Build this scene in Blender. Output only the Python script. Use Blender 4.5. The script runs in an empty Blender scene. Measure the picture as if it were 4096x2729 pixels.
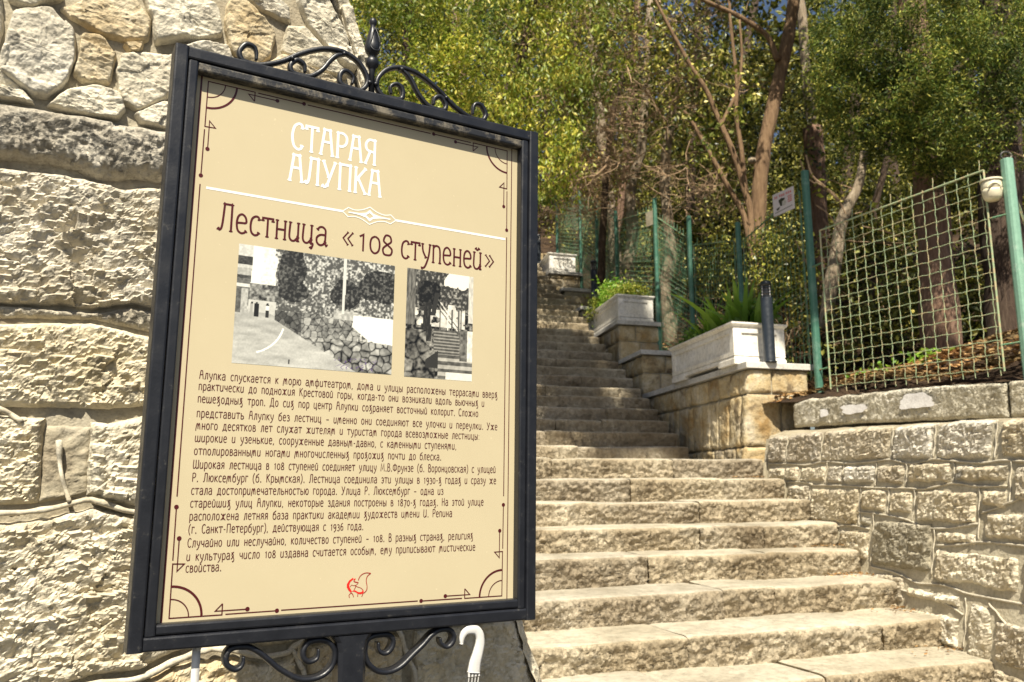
import bpy, math, random
import numpy as np
from mathutils import Vector

# ------------------------------------------------------------------ camera, sky, sun, exposure
S = bpy.context.scene
C = S.collection
EYE = 1.6                                   # eye height above the street; all building numbers below are relative to the eye
F_PX, PITCH, ROLL = 842.5, math.radians(9.7), math.radians(-0.3)
fwd = np.array([0, math.cos(PITCH), math.sin(PITCH)])
right0 = np.array([1.0, 0, 0]); up0 = np.cross(right0, fwd)
cr = math.cos(ROLL) * right0 + math.sin(ROLL) * up0
cu = -math.sin(ROLL) * right0 + math.cos(ROLL) * up0

cam = bpy.data.cameras.new('camera'); camo = bpy.data.objects.new('camera', cam); C.objects.link(camo)
from mathutils import Matrix
camo.matrix_world = Matrix(((cr[0], cu[0], -fwd[0], 0), (cr[1], cu[1], -fwd[1], 0), (cr[2], cu[2], -fwd[2], EYE), (0, 0, 0, 1)))
cam.sensor_width = 36; cam.lens = F_PX * 36 / 1024
cam.clip_start = 0.05; cam.clip_end = 600
cam.dof.use_dof = True; cam.dof.focus_distance = 1.55; cam.dof.aperture_fstop = 10.0
S.camera = camo
S.render.resolution_x = 1024; S.render.resolution_y = 682

SUN_EL = math.radians(54)
SUN_AZ = math.radians(-.5)
SUN_TR = np.array([math.sin(SUN_AZ) * math.cos(SUN_EL), math.cos(SUN_AZ) * math.cos(SUN_EL), -math.sin(SUN_EL)])   # the way the light travels
world = bpy.data.worlds.new('World'); S.world = world; world.use_nodes = True
nt = world.node_tree
bg = nt.nodes['Background']; sky = nt.nodes.new('ShaderNodeTexSky'); sky.sky_type = 'NISHITA'; sky.sun_disc = False
sky.sun_elevation = SUN_EL; sky.sun_rotation = math.atan2(-math.sin(SUN_AZ), -math.cos(SUN_AZ)); sky.air_density = 1.0; sky.dust_density = 2.0
nt.links.new(sky.outputs[0], bg.inputs[0]); bg.inputs[1].default_value = 0.05
sl = bpy.data.lights.new('sun', 'SUN'); sl.energy = 5.0; sl.angle = math.radians(0.55); sl.color = (1.0, .925, .765)
so = bpy.data.objects.new('sun', sl); C.objects.link(so); so.location = (3, -6, 12)
so.rotation_euler = Vector(SUN_TR).to_track_quat('-Z', 'Y').to_euler()
S.view_settings.view_transform = 'Standard'; S.view_settings.look = 'None'
S.view_settings.exposure = 0.92; S.view_settings.gamma = 1
S.render.engine = 'CYCLES'; S.cycles.use_denoising = True
S.cycles.max_bounces = 5; S.cycles.diffuse_bounces = 2; S.cycles.transparent_max_bounces = 4

R = random.Random(7); NR = np.random.default_rng(11)

# ------------------------------------------------------------------ helpers
def at(u, v, Y):
    """a point (relative to the eye) that lies in direction u, v at distance Y"""
    d = (u - 512) / F_PX * cr - (v - 341) / F_PX * cu + fwd
    return d / d[1] * Y

OFF = {}
def finish(o, parent, label=None, cat=None, group=None, kind=None):
    if label: o['label'] = label
    if cat: o['category'] = cat
    if group: o['group'] = group
    if kind: o['kind'] = kind
    if parent is not None: o.parent = parent
    return o

def thing(name, label, cat, base, group=None, kind=None):
    o = bpy.data.objects.new(name, None); C.objects.link(o)
    o.location = (base[0], base[1], base[2] + EYE); o.empty_display_size = .1
    OFF[o.name] = np.array(base, float)
    return finish(o, None, label, cat, group, kind)

def mesh(name, V, F, mat, smooth=False, col=None):
    me = bpy.data.meshes.new(name)
    V = np.asarray(V, float)
    if isinstance(F, np.ndarray):
        k = F.shape[1]; tot = np.full(len(F), k, np.int32); loops = F.astype(np.int32).ravel()
    else:
        tot = np.array([len(f) for f in F], np.int32); loops = np.array([i for f in F for i in f], np.int32)
    st = np.concatenate([[0], np.cumsum(tot)[:-1]]).astype(np.int32)
    me.vertices.add(len(V)); me.vertices.foreach_set('co', V.ravel())
    me.loops.add(len(loops)); me.loops.foreach_set('vertex_index', loops)
    me.polygons.add(len(tot)); me.polygons.foreach_set('loop_start', st); me.polygons.foreach_set('loop_total', tot)
    me.polygons.foreach_set('use_smooth', np.full(len(tot), bool(smooth)))
    me.update(calc_edges=True)
    if col is not None:
        a = me.color_attributes.new('Col', 'FLOAT_COLOR', 'POINT'); a.data.foreach_set('color', np.asarray(col, np.float32).ravel())
    if mat: me.materials.append(mat)
    return me

def mk(name, V, F, mat, parent=None, smooth=False, label=None, cat=None, group=None, kind=None, col=None):
    """V is given relative to the eye; a part is stored in its thing's own space"""
    V = np.asarray(V, float)
    if parent is not None: off = OFF[parent.name]
    else:
        off = np.array([V[:, 0].mean(), V[:, 1].mean(), V[:, 2].min()])
    o = bpy.data.objects.new(name, mesh(name, V - off, F, mat, smooth, col)); C.objects.link(o)
    OFF[o.name] = off
    if parent is None: o.location = (off[0], off[1], off[2] + EYE)
    return finish(o, parent, label, cat, group, kind)

def share(src, name, parent, loc):
    """another part with the same mesh, moved"""
    o = bpy.data.objects.new(name, src.data); C.objects.link(o); o.parent = parent; o.location = loc
    return o

class MB:
    def __init__(s): s.V = []; s.F = []; s.n = 0
    def add(s, V, F):
        V = np.asarray(V, float); s.V.append(V)
        s.F += [tuple(int(i) + s.n for i in f) for f in F]; s.n += len(V); return s
    def out(s): return np.concatenate(s.V), s.F

BOXF = [(0, 3, 2, 1), (4, 5, 6, 7), (0, 1, 5, 4), (1, 2, 6, 5), (2, 3, 7, 6), (3, 0, 4, 7)]
def hexa(b, t): return np.array(list(b) + list(t), float), BOXF
def bevel_prism(poly, z0, z1, b):
    """vertical prism over a convex plan polygon with bevelled top edge (poly ccw)"""
    poly = np.array(poly, float); c = poly.mean(0); n = len(poly)
    def ring(k, z):
        d = poly - c; L = np.linalg.norm(d, axis=1)[:, None]
        return np.c_[c + d * (1 - k / L), np.full(n, z)]
    rs = [ring(0, z0), ring(0, z1 - b), ring(b * .35, z1 - b * .3), ring(b * 1.3, z1)]
    V = np.concatenate(rs); F = []
    for k in range(3):
        for i in range(n):
            j = (i + 1) % n; F.append((k * n + i, k * n + j, (k + 1) * n + j, (k + 1) * n + i))
    F.append(tuple(3 * n + i for i in range(n))); F.append(tuple(reversed(range(n))))
    return V, F

def smooth_path(P, n=8, closed=False):
    P = np.array(P, float); out = []
    Q = np.concatenate([[2 * P[0] - P[1]], P, [2 * P[-1] - P[-2]]])
    for i in range(1, len(Q) - 2):
        a, b, c, d = Q[i - 1], Q[i], Q[i + 1], Q[i + 2]
        for k in range(n):
            t = k / n
            out.append(.5 * ((2 * b) + (c - a) * t + (2 * a - 5 * b + 4 * c - d) * t * t + (3 * b - a - 3 * c + d) * t ** 3))
    out.append(Q[-2]); return np.array(out)

def tube(P, r, n=8, caps=True):
    P = np.array(P, float); m = len(P); r = np.broadcast_to(np.asarray(r, float), (m,))
    T = np.gradient(P, axis=0); T /= np.linalg.norm(T, axis=1)[:, None] + 1e-12
    ref = np.array([0, 0, 1.0]) if abs(T[0][2]) < .9 else np.array([1.0, 0, 0])
    u = np.cross(T[0], ref); u /= np.linalg.norm(u); V = []
    for i in range(m):
        u = u - T[i] * (u @ T[i]); u /= np.linalg.norm(u) + 1e-12; w = np.cross(T[i], u)
        a = np.arange(n) * 2 * math.pi / n
        V.append(P[i] + r[i] * (np.cos(a)[:, None] * u + np.sin(a)[:, None] * w))
    F = [(i * n + k, i * n + (k + 1) % n, (i + 1) * n + (k + 1) % n, (i + 1) * n + k) for i in range(m - 1) for k in range(n)]
    if caps: F += [tuple(reversed(range(n))), tuple((m - 1) * n + k for k in range(n))]
    return np.concatenate(V), F

def bar(P, nrm, hw, hd, taper=None):
    """flat iron bar with bevelled edges swept along P; nrm = constant direction of its depth"""
    P = np.array(P, float); m = len(P); nrm = np.array(nrm, float)
    T = np.gradient(P, axis=0); T /= np.linalg.norm(T, axis=1)[:, None] + 1e-12
    prof = [(-1, -.6), (-.6, -1), (.6, -1), (1, -.6), (1, .6), (.6, 1), (-.6, 1), (-1, .6)]
    V = []
    for i in range(m):
        s = np.cross(T[i], nrm); s /= np.linalg.norm(s) + 1e-12; k = 1 if taper is None else taper(i / (m - 1))
        V += [P[i] + s * a * hw * k + nrm * b * hd * (k * .5 + .5) for a, b in prof]
    F = [(i * 8 + k, i * 8 + (k + 1) % 8, (i + 1) * 8 + (k + 1) % 8, (i + 1) * 8 + k) for i in range(m - 1) for k in range(8)]
    F += [tuple(reversed(range(8))), tuple((m - 1) * 8 + k for k in range(8))]
    return np.array(V), F

def lathe(prof, c, n=16, ax=(0, 0, 1)):
    V = []; c = np.array(c, float)
    for r, z in prof:
        for k in range(n):
            a = 2 * math.pi * k / n; V.append(c + np.array([r * math.cos(a), r * math.sin(a), z]))
    m = len(prof)
    F = [(i * n + k, i * n + (k + 1) % n, (i + 1) * n + (k + 1) % n, (i + 1) * n + k) for i in range(m - 1) for k in range(n)]
    F += [tuple(reversed(range(n))), tuple((m - 1) * n + k for k in range(n))]
    return np.array(V), F

# numpy noises
def _h(ix, iy, iz, s):
    h = (ix.astype(np.int64) * 374761393 + iy.astype(np.int64) * 668265263 + iz.astype(np.int64) * 2147483647 + s * 1274126177) & 0xffffffff
    h = ((h ^ (h >> 13)) * 1274126177) & 0xffffffff
    h = ((h ^ (h >> 16)) * 2246822519) & 0xffffffff
    return ((h ^ (h >> 15)) & 0xffffff) / 0xffffff
def vnoise(P, s=0):
    i = np.floor(P); f = P - i; i = i.astype(np.int64); f = f * f * (3 - 2 * f); r = 0
    for dx in (0, 1):
        wx = f[:, 0] if dx else 1 - f[:, 0]
        for dy in (0, 1):
            wy = f[:, 1] if dy else 1 - f[:, 1]
            for dz in (0, 1):
                wz = f[:, 2] if dz else 1 - f[:, 2]
                r = r + wx * wy * wz * _h(i[:, 0] + dx, i[:, 1] + dy, i[:, 2] + dz, s)
    return r * 2 - 1
def fbm(P, sc, o=4, s=0, g=.5):
    a = 1; t = 0; r = 0; q = P * sc
    for k in range(o):
        r = r + a * vnoise(q, s + k); t += a; a *= g; q = q * 2.03 + 5.1
    return r / t
def facets(P, cell, s=0, tilt=1.0):
    """chipped stone: each nearest cell is its own tilted plane; returns height in cell units"""
    q = P / cell; i = np.floor(q).astype(np.int64); best = np.full(len(P), 9e9); h = np.zeros(len(P))
    for dx in (-1, 0, 1):
        for dy in (-1, 0, 1):
            a = i[:, 0] + dx; b = i[:, 1] + dy; z = np.zeros_like(a)
            cx = a + _h(a, b, z, s); cy = b + _h(a, b, z, s + 1)
            ex = q[:, 0] - cx; ey = q[:, 1] - cy; d = ex * ex + ey * ey
            hh = ((_h(a, b, z, s + 2) - .5) * ex + (_h(a, b, z, s + 3) - .25) * ey) * 2 * tilt + (_h(a, b, z, s + 4) - .5) * .8
            m = d < best; best = np.where(m, d, best); h = np.where(m, hh, h)
    return h

# ------------------------------------------------------------------ materials
def nmat(name): 
    m = bpy.data.materials.new(name); m.use_nodes = True
    return m, m.node_tree.nodes, m.node_tree.links, m.node_tree.nodes['Principled BSDF']
def N(ns, t, **k):
    n = ns.new(t)
    for a, b in k.items(): setattr(n, a, b)
    return n
def noise_n(ns, L, co, sc, det=6, rough=.6, dist=0):
    n = N(ns, 'ShaderNodeTexNoise'); n.inputs['Scale'].default_value = sc; n.inputs['Detail'].default_value = det
    n.inputs['Roughness'].default_value = rough; n.inputs['Distortion'].default_value = dist; L.new(co, n.inputs['Vector']); return n
def ramp(ns, L, fac, stops):
    r = N(ns, 'ShaderNodeValToRGB'); e = r.color_ramp.elements
    while len(e) < len(stops): e.new(.5)
    for k, (p, c) in enumerate(stops): e[k].position = p; e[k].color = (*c, 1) if len(c) == 3 else c
    L.new(fac, r.inputs[0]); return r
def mix(ns, L, fac, a, b, mode='MIX'):
    m = N(ns, 'ShaderNodeMix', data_type='RGBA', blend_type=mode)
    for sock, v in ((0, fac), (6, a), (7, b)):
        if isinstance(v, (int, float)): m.inputs[sock].default_value = v
        elif isinstance(v, tuple): m.inputs[sock].default_value = (*v, 1)
        else: L.new(v, m.inputs[sock])
    return m.outputs[2]

def stone_mat(name, c1, c2, c3, sc=3.0, bump=.5, fine=90, rough=.88, spots=None, var=.16, chip=0, bdist=.004):
    m, ns, L, B = nmat(name)
    co = N(ns, 'ShaderNodeNewGeometry').outputs['Position']
    a = noise_n(ns, L, co, sc, 8, .62, .4); r = ramp(ns, L, a.outputs[0], [(.3, c1), (.5, c2), (.72, c3)])
    b = noise_n(ns, L, co, sc * 9, 6, .7); r2 = ramp(ns, L, b.outputs[0], [(.3, (.66,) * 3), (.5, (1,) * 3), (.7, (1.12,) * 3)])
    c = mix(ns, L, 1.0, r.outputs[0], r2.outputs[0], 'MULTIPLY')
    if spots:
        d = noise_n(ns, L, co, spots[0], 7, .7, .6); r3 = ramp(ns, L, d.outputs[0], [(spots[1], (0, 0, 0)), (spots[1] + .08, (1, 1, 1))])
        c = mix(ns, L, r3.outputs[0], c, spots[2])
    oi = N(ns, 'ShaderNodeObjectInfo'); rr = ramp(ns, L, oi.outputs['Random'], [(0, (1 - var, 1 - var, 1 - var * .8)), (.5, (1, .985, .95)), (1, (1 + var * .5,) * 3)])
    c = mix(ns, L, 1.0, c, rr.outputs[0], 'MULTIPLY')
    L.new(c, B.inputs['Base Color']); B.inputs['Roughness'].default_value = rough; B.inputs['Specular IOR Level'].default_value = .25
    v = N(ns, 'ShaderNodeTexVoronoi'); v.inputs['Scale'].default_value = fine; L.new(co, v.inputs['Vector'])
    n1 = noise_n(ns, L, co, fine * .7, 8, .7); n2 = noise_n(ns, L, co, fine * .15, 5, .6, .5)
    ad = N(ns, 'ShaderNodeMath', operation='ADD'); L.new(n1.outputs[0], ad.inputs[0]); L.new(n2.outputs[0], ad.inputs[1])
    ad2 = N(ns, 'ShaderNodeMath', operation='MULTIPLY_ADD'); L.new(v.outputs[0], ad2.inputs[0]); ad2.inputs[1].default_value = .5; L.new(ad.outputs[0], ad2.inputs[2])
    if chip:                                              # small conchoidal chips: tilted cells with sharp borders
        wv = N(ns, 'ShaderNodeVectorMath', operation='MULTIPLY_ADD'); L.new(n2.outputs[1], wv.inputs[0]); wv.inputs[1].default_value = (.02,) * 3; L.new(co, wv.inputs[2])
        for cs, ca in ((chip, 2.6), (chip * 2.3, 1.3)):
            v2 = N(ns, 'ShaderNodeTexVoronoi'); v2.inputs['Scale'].default_value = cs; L.new(wv.outputs[0], v2.inputs['Vector'])
            df = N(ns, 'ShaderNodeVectorMath', operation='SUBTRACT'); L.new(wv.outputs[0], df.inputs[0]); L.new(v2.outputs['Position'], df.inputs[1])
            cc = N(ns, 'ShaderNodeVectorMath', operation='SUBTRACT'); L.new(v2.outputs['Color'], cc.inputs[0]); cc.inputs[1].default_value = (.5, .5, .2)
            dt = N(ns, 'ShaderNodeVectorMath', operation='DOT_PRODUCT'); L.new(df.outputs[0], dt.inputs[0]); L.new(cc.outputs[0], dt.inputs[1])
            mm = N(ns, 'ShaderNodeMath', operation='MULTIPLY_ADD'); L.new(dt.outputs['Value'], mm.inputs[0]); mm.inputs[1].default_value = cs * ca; L.new(ad2.outputs[0], mm.inputs[2]); ad2 = mm
    bp = N(ns, 'ShaderNodeBump'); bp.inputs['Strength'].default_value = bump; bp.inputs['Distance'].default_value = bdist
    L.new(ad2.outputs[0], bp.inputs['Height']); L.new(bp.outputs[0], B.inputs['Normal'])
    return m

M = {}
M['block'] = stone_mat('pitched_limestone', (.52, .45, .31), (.64, .58, .45), (.74, .69, .57), 4, .7, 110, spots=(7, .66, (.44, .31, .15)), chip=48, bdist=.005)
M['rubble'] = stone_mat('rubble_limestone', (.50, .45, .34), (.62, .57, .46), (.72, .68, .57), 5, .7, 120, var=.1, chip=30, bdist=.004)
M['gold'] = stone_mat('golden_limestone', (.42, .32, .18), (.55, .46, .31), (.63, .58, .46), 9, .7, 110, var=.05, chip=30, bdist=.004)
M['band'] = stone_mat('weathered_cement', (.32, .285, .225), (.46, .42, .34), (.60, .555, .46), 12, .9, 90, spots=(34, .66, (.11, .10, .085)), var=.05, chip=60, bdist=.005)
M['mortar'] = stone_mat('sandy_mortar', (.25, .21, .15), (.34, .30, .22), (.42, .38, .30), 8, .7, 160, var=0, bdist=.003)
M['ridge'] = stone_mat('raised_pointing', (.40, .35, .26), (.52, .47, .37), (.60, .56, .47), 20, .5, 150, var=0, bdist=.002)
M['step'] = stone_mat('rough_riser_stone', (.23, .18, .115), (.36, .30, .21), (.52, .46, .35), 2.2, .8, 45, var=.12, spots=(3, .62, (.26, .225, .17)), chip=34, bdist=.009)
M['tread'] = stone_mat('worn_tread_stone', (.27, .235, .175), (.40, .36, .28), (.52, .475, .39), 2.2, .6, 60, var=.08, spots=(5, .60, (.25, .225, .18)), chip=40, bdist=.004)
M['rwall'] = stone_mat('grey_brown_sandstone', (.42, .35, .23), (.57, .50, .375), (.72, .67, .55), 2.6, .9, 40, var=.24, spots=(2.2, .64, (.30, .285, .25)), chip=22, bdist=.012)
M['rgrey'] = stone_mat('dark_olive_grey_stone', (.25, .225, .165), (.36, .325, .25), (.48, .44, .36), 4, .9, 40, var=.05, chip=24, bdist=.012)
M['rpale'] = stone_mat('pale_grey_stone', (.46, .42, .35), (.62, .575, .49), (.74, .70, .62), 4, .9, 40, var=.05, chip=24, bdist=.012)
M['rmortar'] = stone_mat('brown_mortar', (.40, .35, .25), (.50, .45, .34), (.60, .55, .43), 6, .6, 60, var=0, bdist=.006)
M['kerb'] = stone_mat('old_concrete_kerb', (.36, .32, .24), (.52, .48, .38), (.66, .62, .53), 5, .9, 50, var=.06, spots=(11, .60, (.22, .20, .16)), chip=30, bdist=.010)
M['patch'] = stone_mat('lime_white_patch', (.50, .48, .47), (.66, .64, .63), (.72, .71, .70), 14, .4, 60, var=.04, bdist=.004)
M['ped'] = stone_mat('ochre_pedestal_stone', (.34, .22, .09), (.47, .38, .23), (.60, .54, .42), 4.5, .8, 50, var=.25, spots=(3.2, .56, (.19, .145, .09)), bdist=.008)
M['cap'] = stone_mat('pale_capstone', (.46, .44, .40), (.58, .56, .52), (.66, .64, .60), 4, .25, 60, var=.05, bdist=.002)
M['planter'] = stone_mat('painted_white_planter', (.70, .65, .56), (.80, .77, .71), (.83, .81, .79), 3, .12, 60, rough=.6, var=.03, bdist=.002)
M['soil'] = stone_mat('leaf_mould', (.02, .012, .007), (.045, .027, .015), (.10, .062, .034), 2.5, 1, 25, var=0, bdist=.03)
M['asphalt'] = stone_mat('grey_asphalt', (.045, .045, .045), (.06, .06, .058), (.08, .078, .075), 3, .5, 200, var=0)

def metal(name, col, rough=.4, grime=None, gsc=18, gth=.6, bump=.15, rust=None):
    m, ns, L, B = nmat(name); co = N(ns, 'ShaderNodeNewGeometry').outputs['Position']
    a = noise_n(ns, L, co, 30, 6, .65); c = mix(ns, L, a.outputs[0], tuple(x * .75 for x in col), tuple(min(1, x * 1.3) for x in col))
    if grime:
        d = noise_n(ns, L, co, gsc, 9, .78, .3); r = ramp(ns, L, d.outputs[0], [(gth, (0, 0, 0)), (gth + .16, (.8,) * 3)])
        c = mix(ns, L, r.outputs[0], c, grime)
    if rust:
        d = noise_n(ns, L, co, rust[0], 6, .7); r = ramp(ns, L, d.outputs[0], [(rust[1], (0, 0, 0)), (rust[1] + .06, (1,) * 3)])
        c = mix(ns, L, r.outputs[0], c, rust[2])
    L.new(c, B.inputs['Base Color'])
    rn = ramp(ns, L, a.outputs[0], [(.3, (rough * .8,) * 3), (.7, (min(1, rough * 1.3),) * 3)]); L.new(rn.outputs[0], B.inputs['Roughness'])
    n1 = noise_n(ns, L, co, 260, 4, .6); bp = N(ns, 'ShaderNodeBump'); bp.inputs['Strength'].default_value = bump; bp.inputs['Distance'].default_value = .001
    L.new(n1.outputs[0], bp.inputs['Height']); L.new(bp.outputs[0], B.inputs['Normal']); return m
M['iron'] = metal('black_painted_iron', (.009, .010, .014), .38, (.13, .12, .10), 60, .60, .3)
M['dusty'] = metal('dusty_black_iron', (.011, .012, .015), .45, (.22, .19, .14), 26, .48, .3)
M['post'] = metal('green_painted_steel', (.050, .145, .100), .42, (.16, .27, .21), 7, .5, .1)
M['postpale'] = metal('pale_green_steel', (.20, .36, .27), .4, (.50, .58, .50), 8, .55, .1)  # near post only: a paler green than the other posts
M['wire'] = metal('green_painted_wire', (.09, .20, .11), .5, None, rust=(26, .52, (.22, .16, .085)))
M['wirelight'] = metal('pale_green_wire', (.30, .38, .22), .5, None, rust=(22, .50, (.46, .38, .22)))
M['lampblack'] = metal('bollard_black', (.012, .016, .022), .35)
M['plastic'] = metal('white_plastic', (.60, .59, .57), .32)
M['lens'] = metal('bollard_glass', (.10, .09, .09), .1)
M['cream'] = metal('cream_plastic', (.68, .62, .46), .35)

# printed board
def flat(name, col, rough=.32, spec=.4, n=0.0, dust=False):
    m, ns, L, B = nmat(name); B.inputs['Roughness'].default_value = rough; B.inputs['Specular IOR Level'].default_value = spec
    co = N(ns, 'ShaderNodeNewGeometry').outputs['Position']
    if dust:
        a = noise_n(ns, L, co, 5, 7, .7); c = mix(ns, L, a.outputs[0], tuple(x * y for x, y in zip(col, (.93, .92, .90))), tuple(min(1, x * 1.05) for x in col))
        d = noise_n(ns, L, co, 150, 2, .5); r = ramp(ns, L, d.outputs[0], [(.735, (0, 0, 0)), (.76, (.5,) * 3)])
        c = mix(ns, L, r.outputs[0], c, tuple(min(1, x * 1.25) for x in col)); L.new(c, B.inputs['Base Color'])
    else: B.inputs['Base Color'].default_value = (*col, 1)
    return m
M['board'] = flat('tan_printed_board', (.500, .430, .285), .45, .3, dust=True)
M['maroon'] = flat('maroon_print', (.070, .008, .010)); M['white'] = flat('white_print', (.86, .84, .80))
M['red'] = flat('red_print', (.62, .02, .015)); M['darkred'] = flat('dark_red_print', (.30, .02, .015)); M['signwhite'] = flat('white_sheet', (.70, .64, .66), .5)
M['black'] = flat('black_print', (.03, .035, .03))
m, ns, L, B = nmat('old_photograph_print'); vc = N(ns, 'ShaderNodeVertexColor', layer_name='Col'); L.new(vc.outputs[0], B.inputs['Base Color']); B.inputs['Roughness'].default_value = .4
M['photo'] = m

def leaf_mat(name, cols, rough=.45, trans=.35, spec=.5):
    m, ns, L, B = nmat(name); g = N(ns, 'ShaderNodeNewGeometry')
    n = len(cols); r = ramp(ns, L, g.outputs['Random Per Island'], [(k / (n - 1), c) for k, c in enumerate(cols)])
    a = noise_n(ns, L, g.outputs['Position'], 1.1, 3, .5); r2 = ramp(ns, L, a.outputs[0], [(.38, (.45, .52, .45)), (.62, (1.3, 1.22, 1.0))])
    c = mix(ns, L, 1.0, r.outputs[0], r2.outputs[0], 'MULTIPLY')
    L.new(c, B.inputs['Base Color']); B.inputs['Roughness'].default_value = rough; B.inputs['Specular IOR Level'].default_value = spec
    t = N(ns, 'ShaderNodeBsdfTranslucent'); L.new(c, t.inputs[0]); ms = N(ns, 'ShaderNodeMixShader'); ms.inputs[0].default_value = trans
    L.new(B.outputs[0], ms.inputs[1]); L.new(t.outputs[0], ms.inputs[2]); L.new(ms.outputs[0], ns['Material Output'].inputs[0]); return m
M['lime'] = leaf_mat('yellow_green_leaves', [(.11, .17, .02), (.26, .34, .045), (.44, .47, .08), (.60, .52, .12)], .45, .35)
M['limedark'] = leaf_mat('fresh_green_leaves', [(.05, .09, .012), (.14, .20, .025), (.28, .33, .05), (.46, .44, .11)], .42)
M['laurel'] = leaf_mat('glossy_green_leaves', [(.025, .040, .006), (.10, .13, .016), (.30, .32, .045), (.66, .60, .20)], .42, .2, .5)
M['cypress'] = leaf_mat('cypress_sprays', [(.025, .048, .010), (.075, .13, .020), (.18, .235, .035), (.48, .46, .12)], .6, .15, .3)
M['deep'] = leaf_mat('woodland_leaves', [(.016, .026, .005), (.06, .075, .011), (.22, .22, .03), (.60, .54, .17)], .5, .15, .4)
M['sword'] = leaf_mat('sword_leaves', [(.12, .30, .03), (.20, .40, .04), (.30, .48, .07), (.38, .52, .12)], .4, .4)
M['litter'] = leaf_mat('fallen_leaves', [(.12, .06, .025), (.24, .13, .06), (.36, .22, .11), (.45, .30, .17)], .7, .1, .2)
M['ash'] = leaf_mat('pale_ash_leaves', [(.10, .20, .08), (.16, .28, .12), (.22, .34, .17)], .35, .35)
def bark(name, a, b, c, sc=6):
    m, ns, L, B = nmat(name); co = N(ns, 'ShaderNodeNewGeometry').outputs['Position']
    mp = N(ns, 'ShaderNodeMapping'); mp.inputs['Scale'].default_value = (1, 1, .16); L.new(co, mp.inputs[0])
    n = noise_n(ns, L, mp.outputs[0], sc * 5, 8, .7, .4); r = ramp(ns, L, n.outputs[0], [(.3, a), (.5, b), (.7, c)]); L.new(r.outputs[0], B.inputs['Base Color'])
    B.inputs['Roughness'].default_value = .9
    bp = N(ns, 'ShaderNodeBump'); bp.inputs['Strength'].default_value = .9; bp.inputs['Distance'].default_value = .03; L.new(n.outputs[0], bp.inputs['Height']); L.new(bp.outputs[0], B.inputs['Normal']); return m
M['barkbrown'] = bark('brown_bark', (.10, .055, .026), (.19, .115, .06), (.29, .19, .105))
M['barkpale'] = bark('pale_bark', (.14, .10, .065), (.28, .22, .15), (.42, .35, .26))
M['barkred'] = bark('reddish_cypress_bark', (.10, .055, .034), (.21, .125, .082), (.32, .21, .145))
M['barkdark'] = bark('dark_bark', (.03, .018, .012), (.065, .040, .026), (.11, .075, .05))
M['twig'] = bark('dry_twigs', (.16, .10, .055), (.32, .215, .125), (.46, .34, .22))

# ------------------------------------------------------------------ STRUCTURE: street, hillside
LW = lambda Y: .054 - .19 * (Y - 2.33)                   # line of the wall left of the steps
PW = lambda Y: 3.447 - .182 * Y                          # face line of the pedestals right of the steps
FENCE = lambda Y: 3.63 - .138 * Y if Y > 7.5 else 2.595 + (7.5 - Y) * .57
def zr(Y): return .70 if Y < 9.2 else .70 + .42 * (Y - 9.2) if Y < 45 else 15.7 + .2 * (Y - 45)
def hill_strip(f0, side, name, lift=0, wide=60):
    Ys = np.concatenate([np.arange(-12, 6, .5), np.arange(6, 20, .2), np.arange(20, 90, 1.2)]); js = np.concatenate([np.linspace(0, 6, 32), np.linspace(6.5, wide, 30)])
    V = []
    for Y in Ys:
        for j in js:
            V.append((f0(Y) + side * j, Y, zr(Y) + lift + .22 * min(j, 9) * (1 if Y > 6 else .3)))
    V = np.array(V); V[:, 2] += .14 * fbm(V * np.array([1, 1, 0]), .9, 4, 3) * np.minimum(1, np.abs(V[:, 0] - np.array([f0(y) for y in V[:, 1]])) * 2)
    m_ = len(js); F = [(a * m_ + b, a * m_ + b + 1, (a + 1) * m_ + b + 1, (a + 1) * m_ + b) for a in range(len(Ys) - 1) for b in range(m_ - 1)]
    return mk(name, V, F, M['soil'], None, True, kind='structure')
hill_strip(lambda Y: FENCE(Y) - .42 if Y > 7.3 else FENCE(Y) - .05, 1, 'hillside')
def left_hill():
    Ys = np.arange(3.4, 60, .8); V = []
    for Y in Ys:
        for j in np.linspace(0, 40, 24): V.append((LW(Y) - .5 - j, Y, max(-.2, -1.0 + .42 * (Y - 3)) + .1 * min(j, 8)))
    V = np.array(V); V[:, 2] += .15 * fbm(V, .8, 3, 9)
    F = [(a * 24 + b, (a + 1) * 24 + b, (a + 1) * 24 + b + 1, a * 24 + b + 1) for a in range(len(Ys) - 1) for b in range(23)]
    mk('hillside', V, F, M['soil'], None, True, kind='structure')
left_hill()
mk('ground', [(-300, -300, -1.604), (300, -300, -1.604), (300, 300, -1.604), (-300, 300, -1.604)], [(0, 1, 2, 3)], M['asphalt'], kind='structure')
# slope under and beyond the steps
V = []; Ys = [2.0, 6.9, 7.2, 8.4, 14, 20, 30, 60]; Zs = [-1.75, -.18, -.06, .0, 3.0, 6.2, 11, 22]
for Y, z in zip(Ys, Zs): V += [(LW(Y) - .7, Y, z - .25), (PW(Y) + 1.4, Y, z - .25)]
mk('hillside', V, [(2 * i, 2 * i + 1, 2 * i + 3, 2 * i + 2) for i in range(7)], M['soil'], kind='structure')

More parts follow.
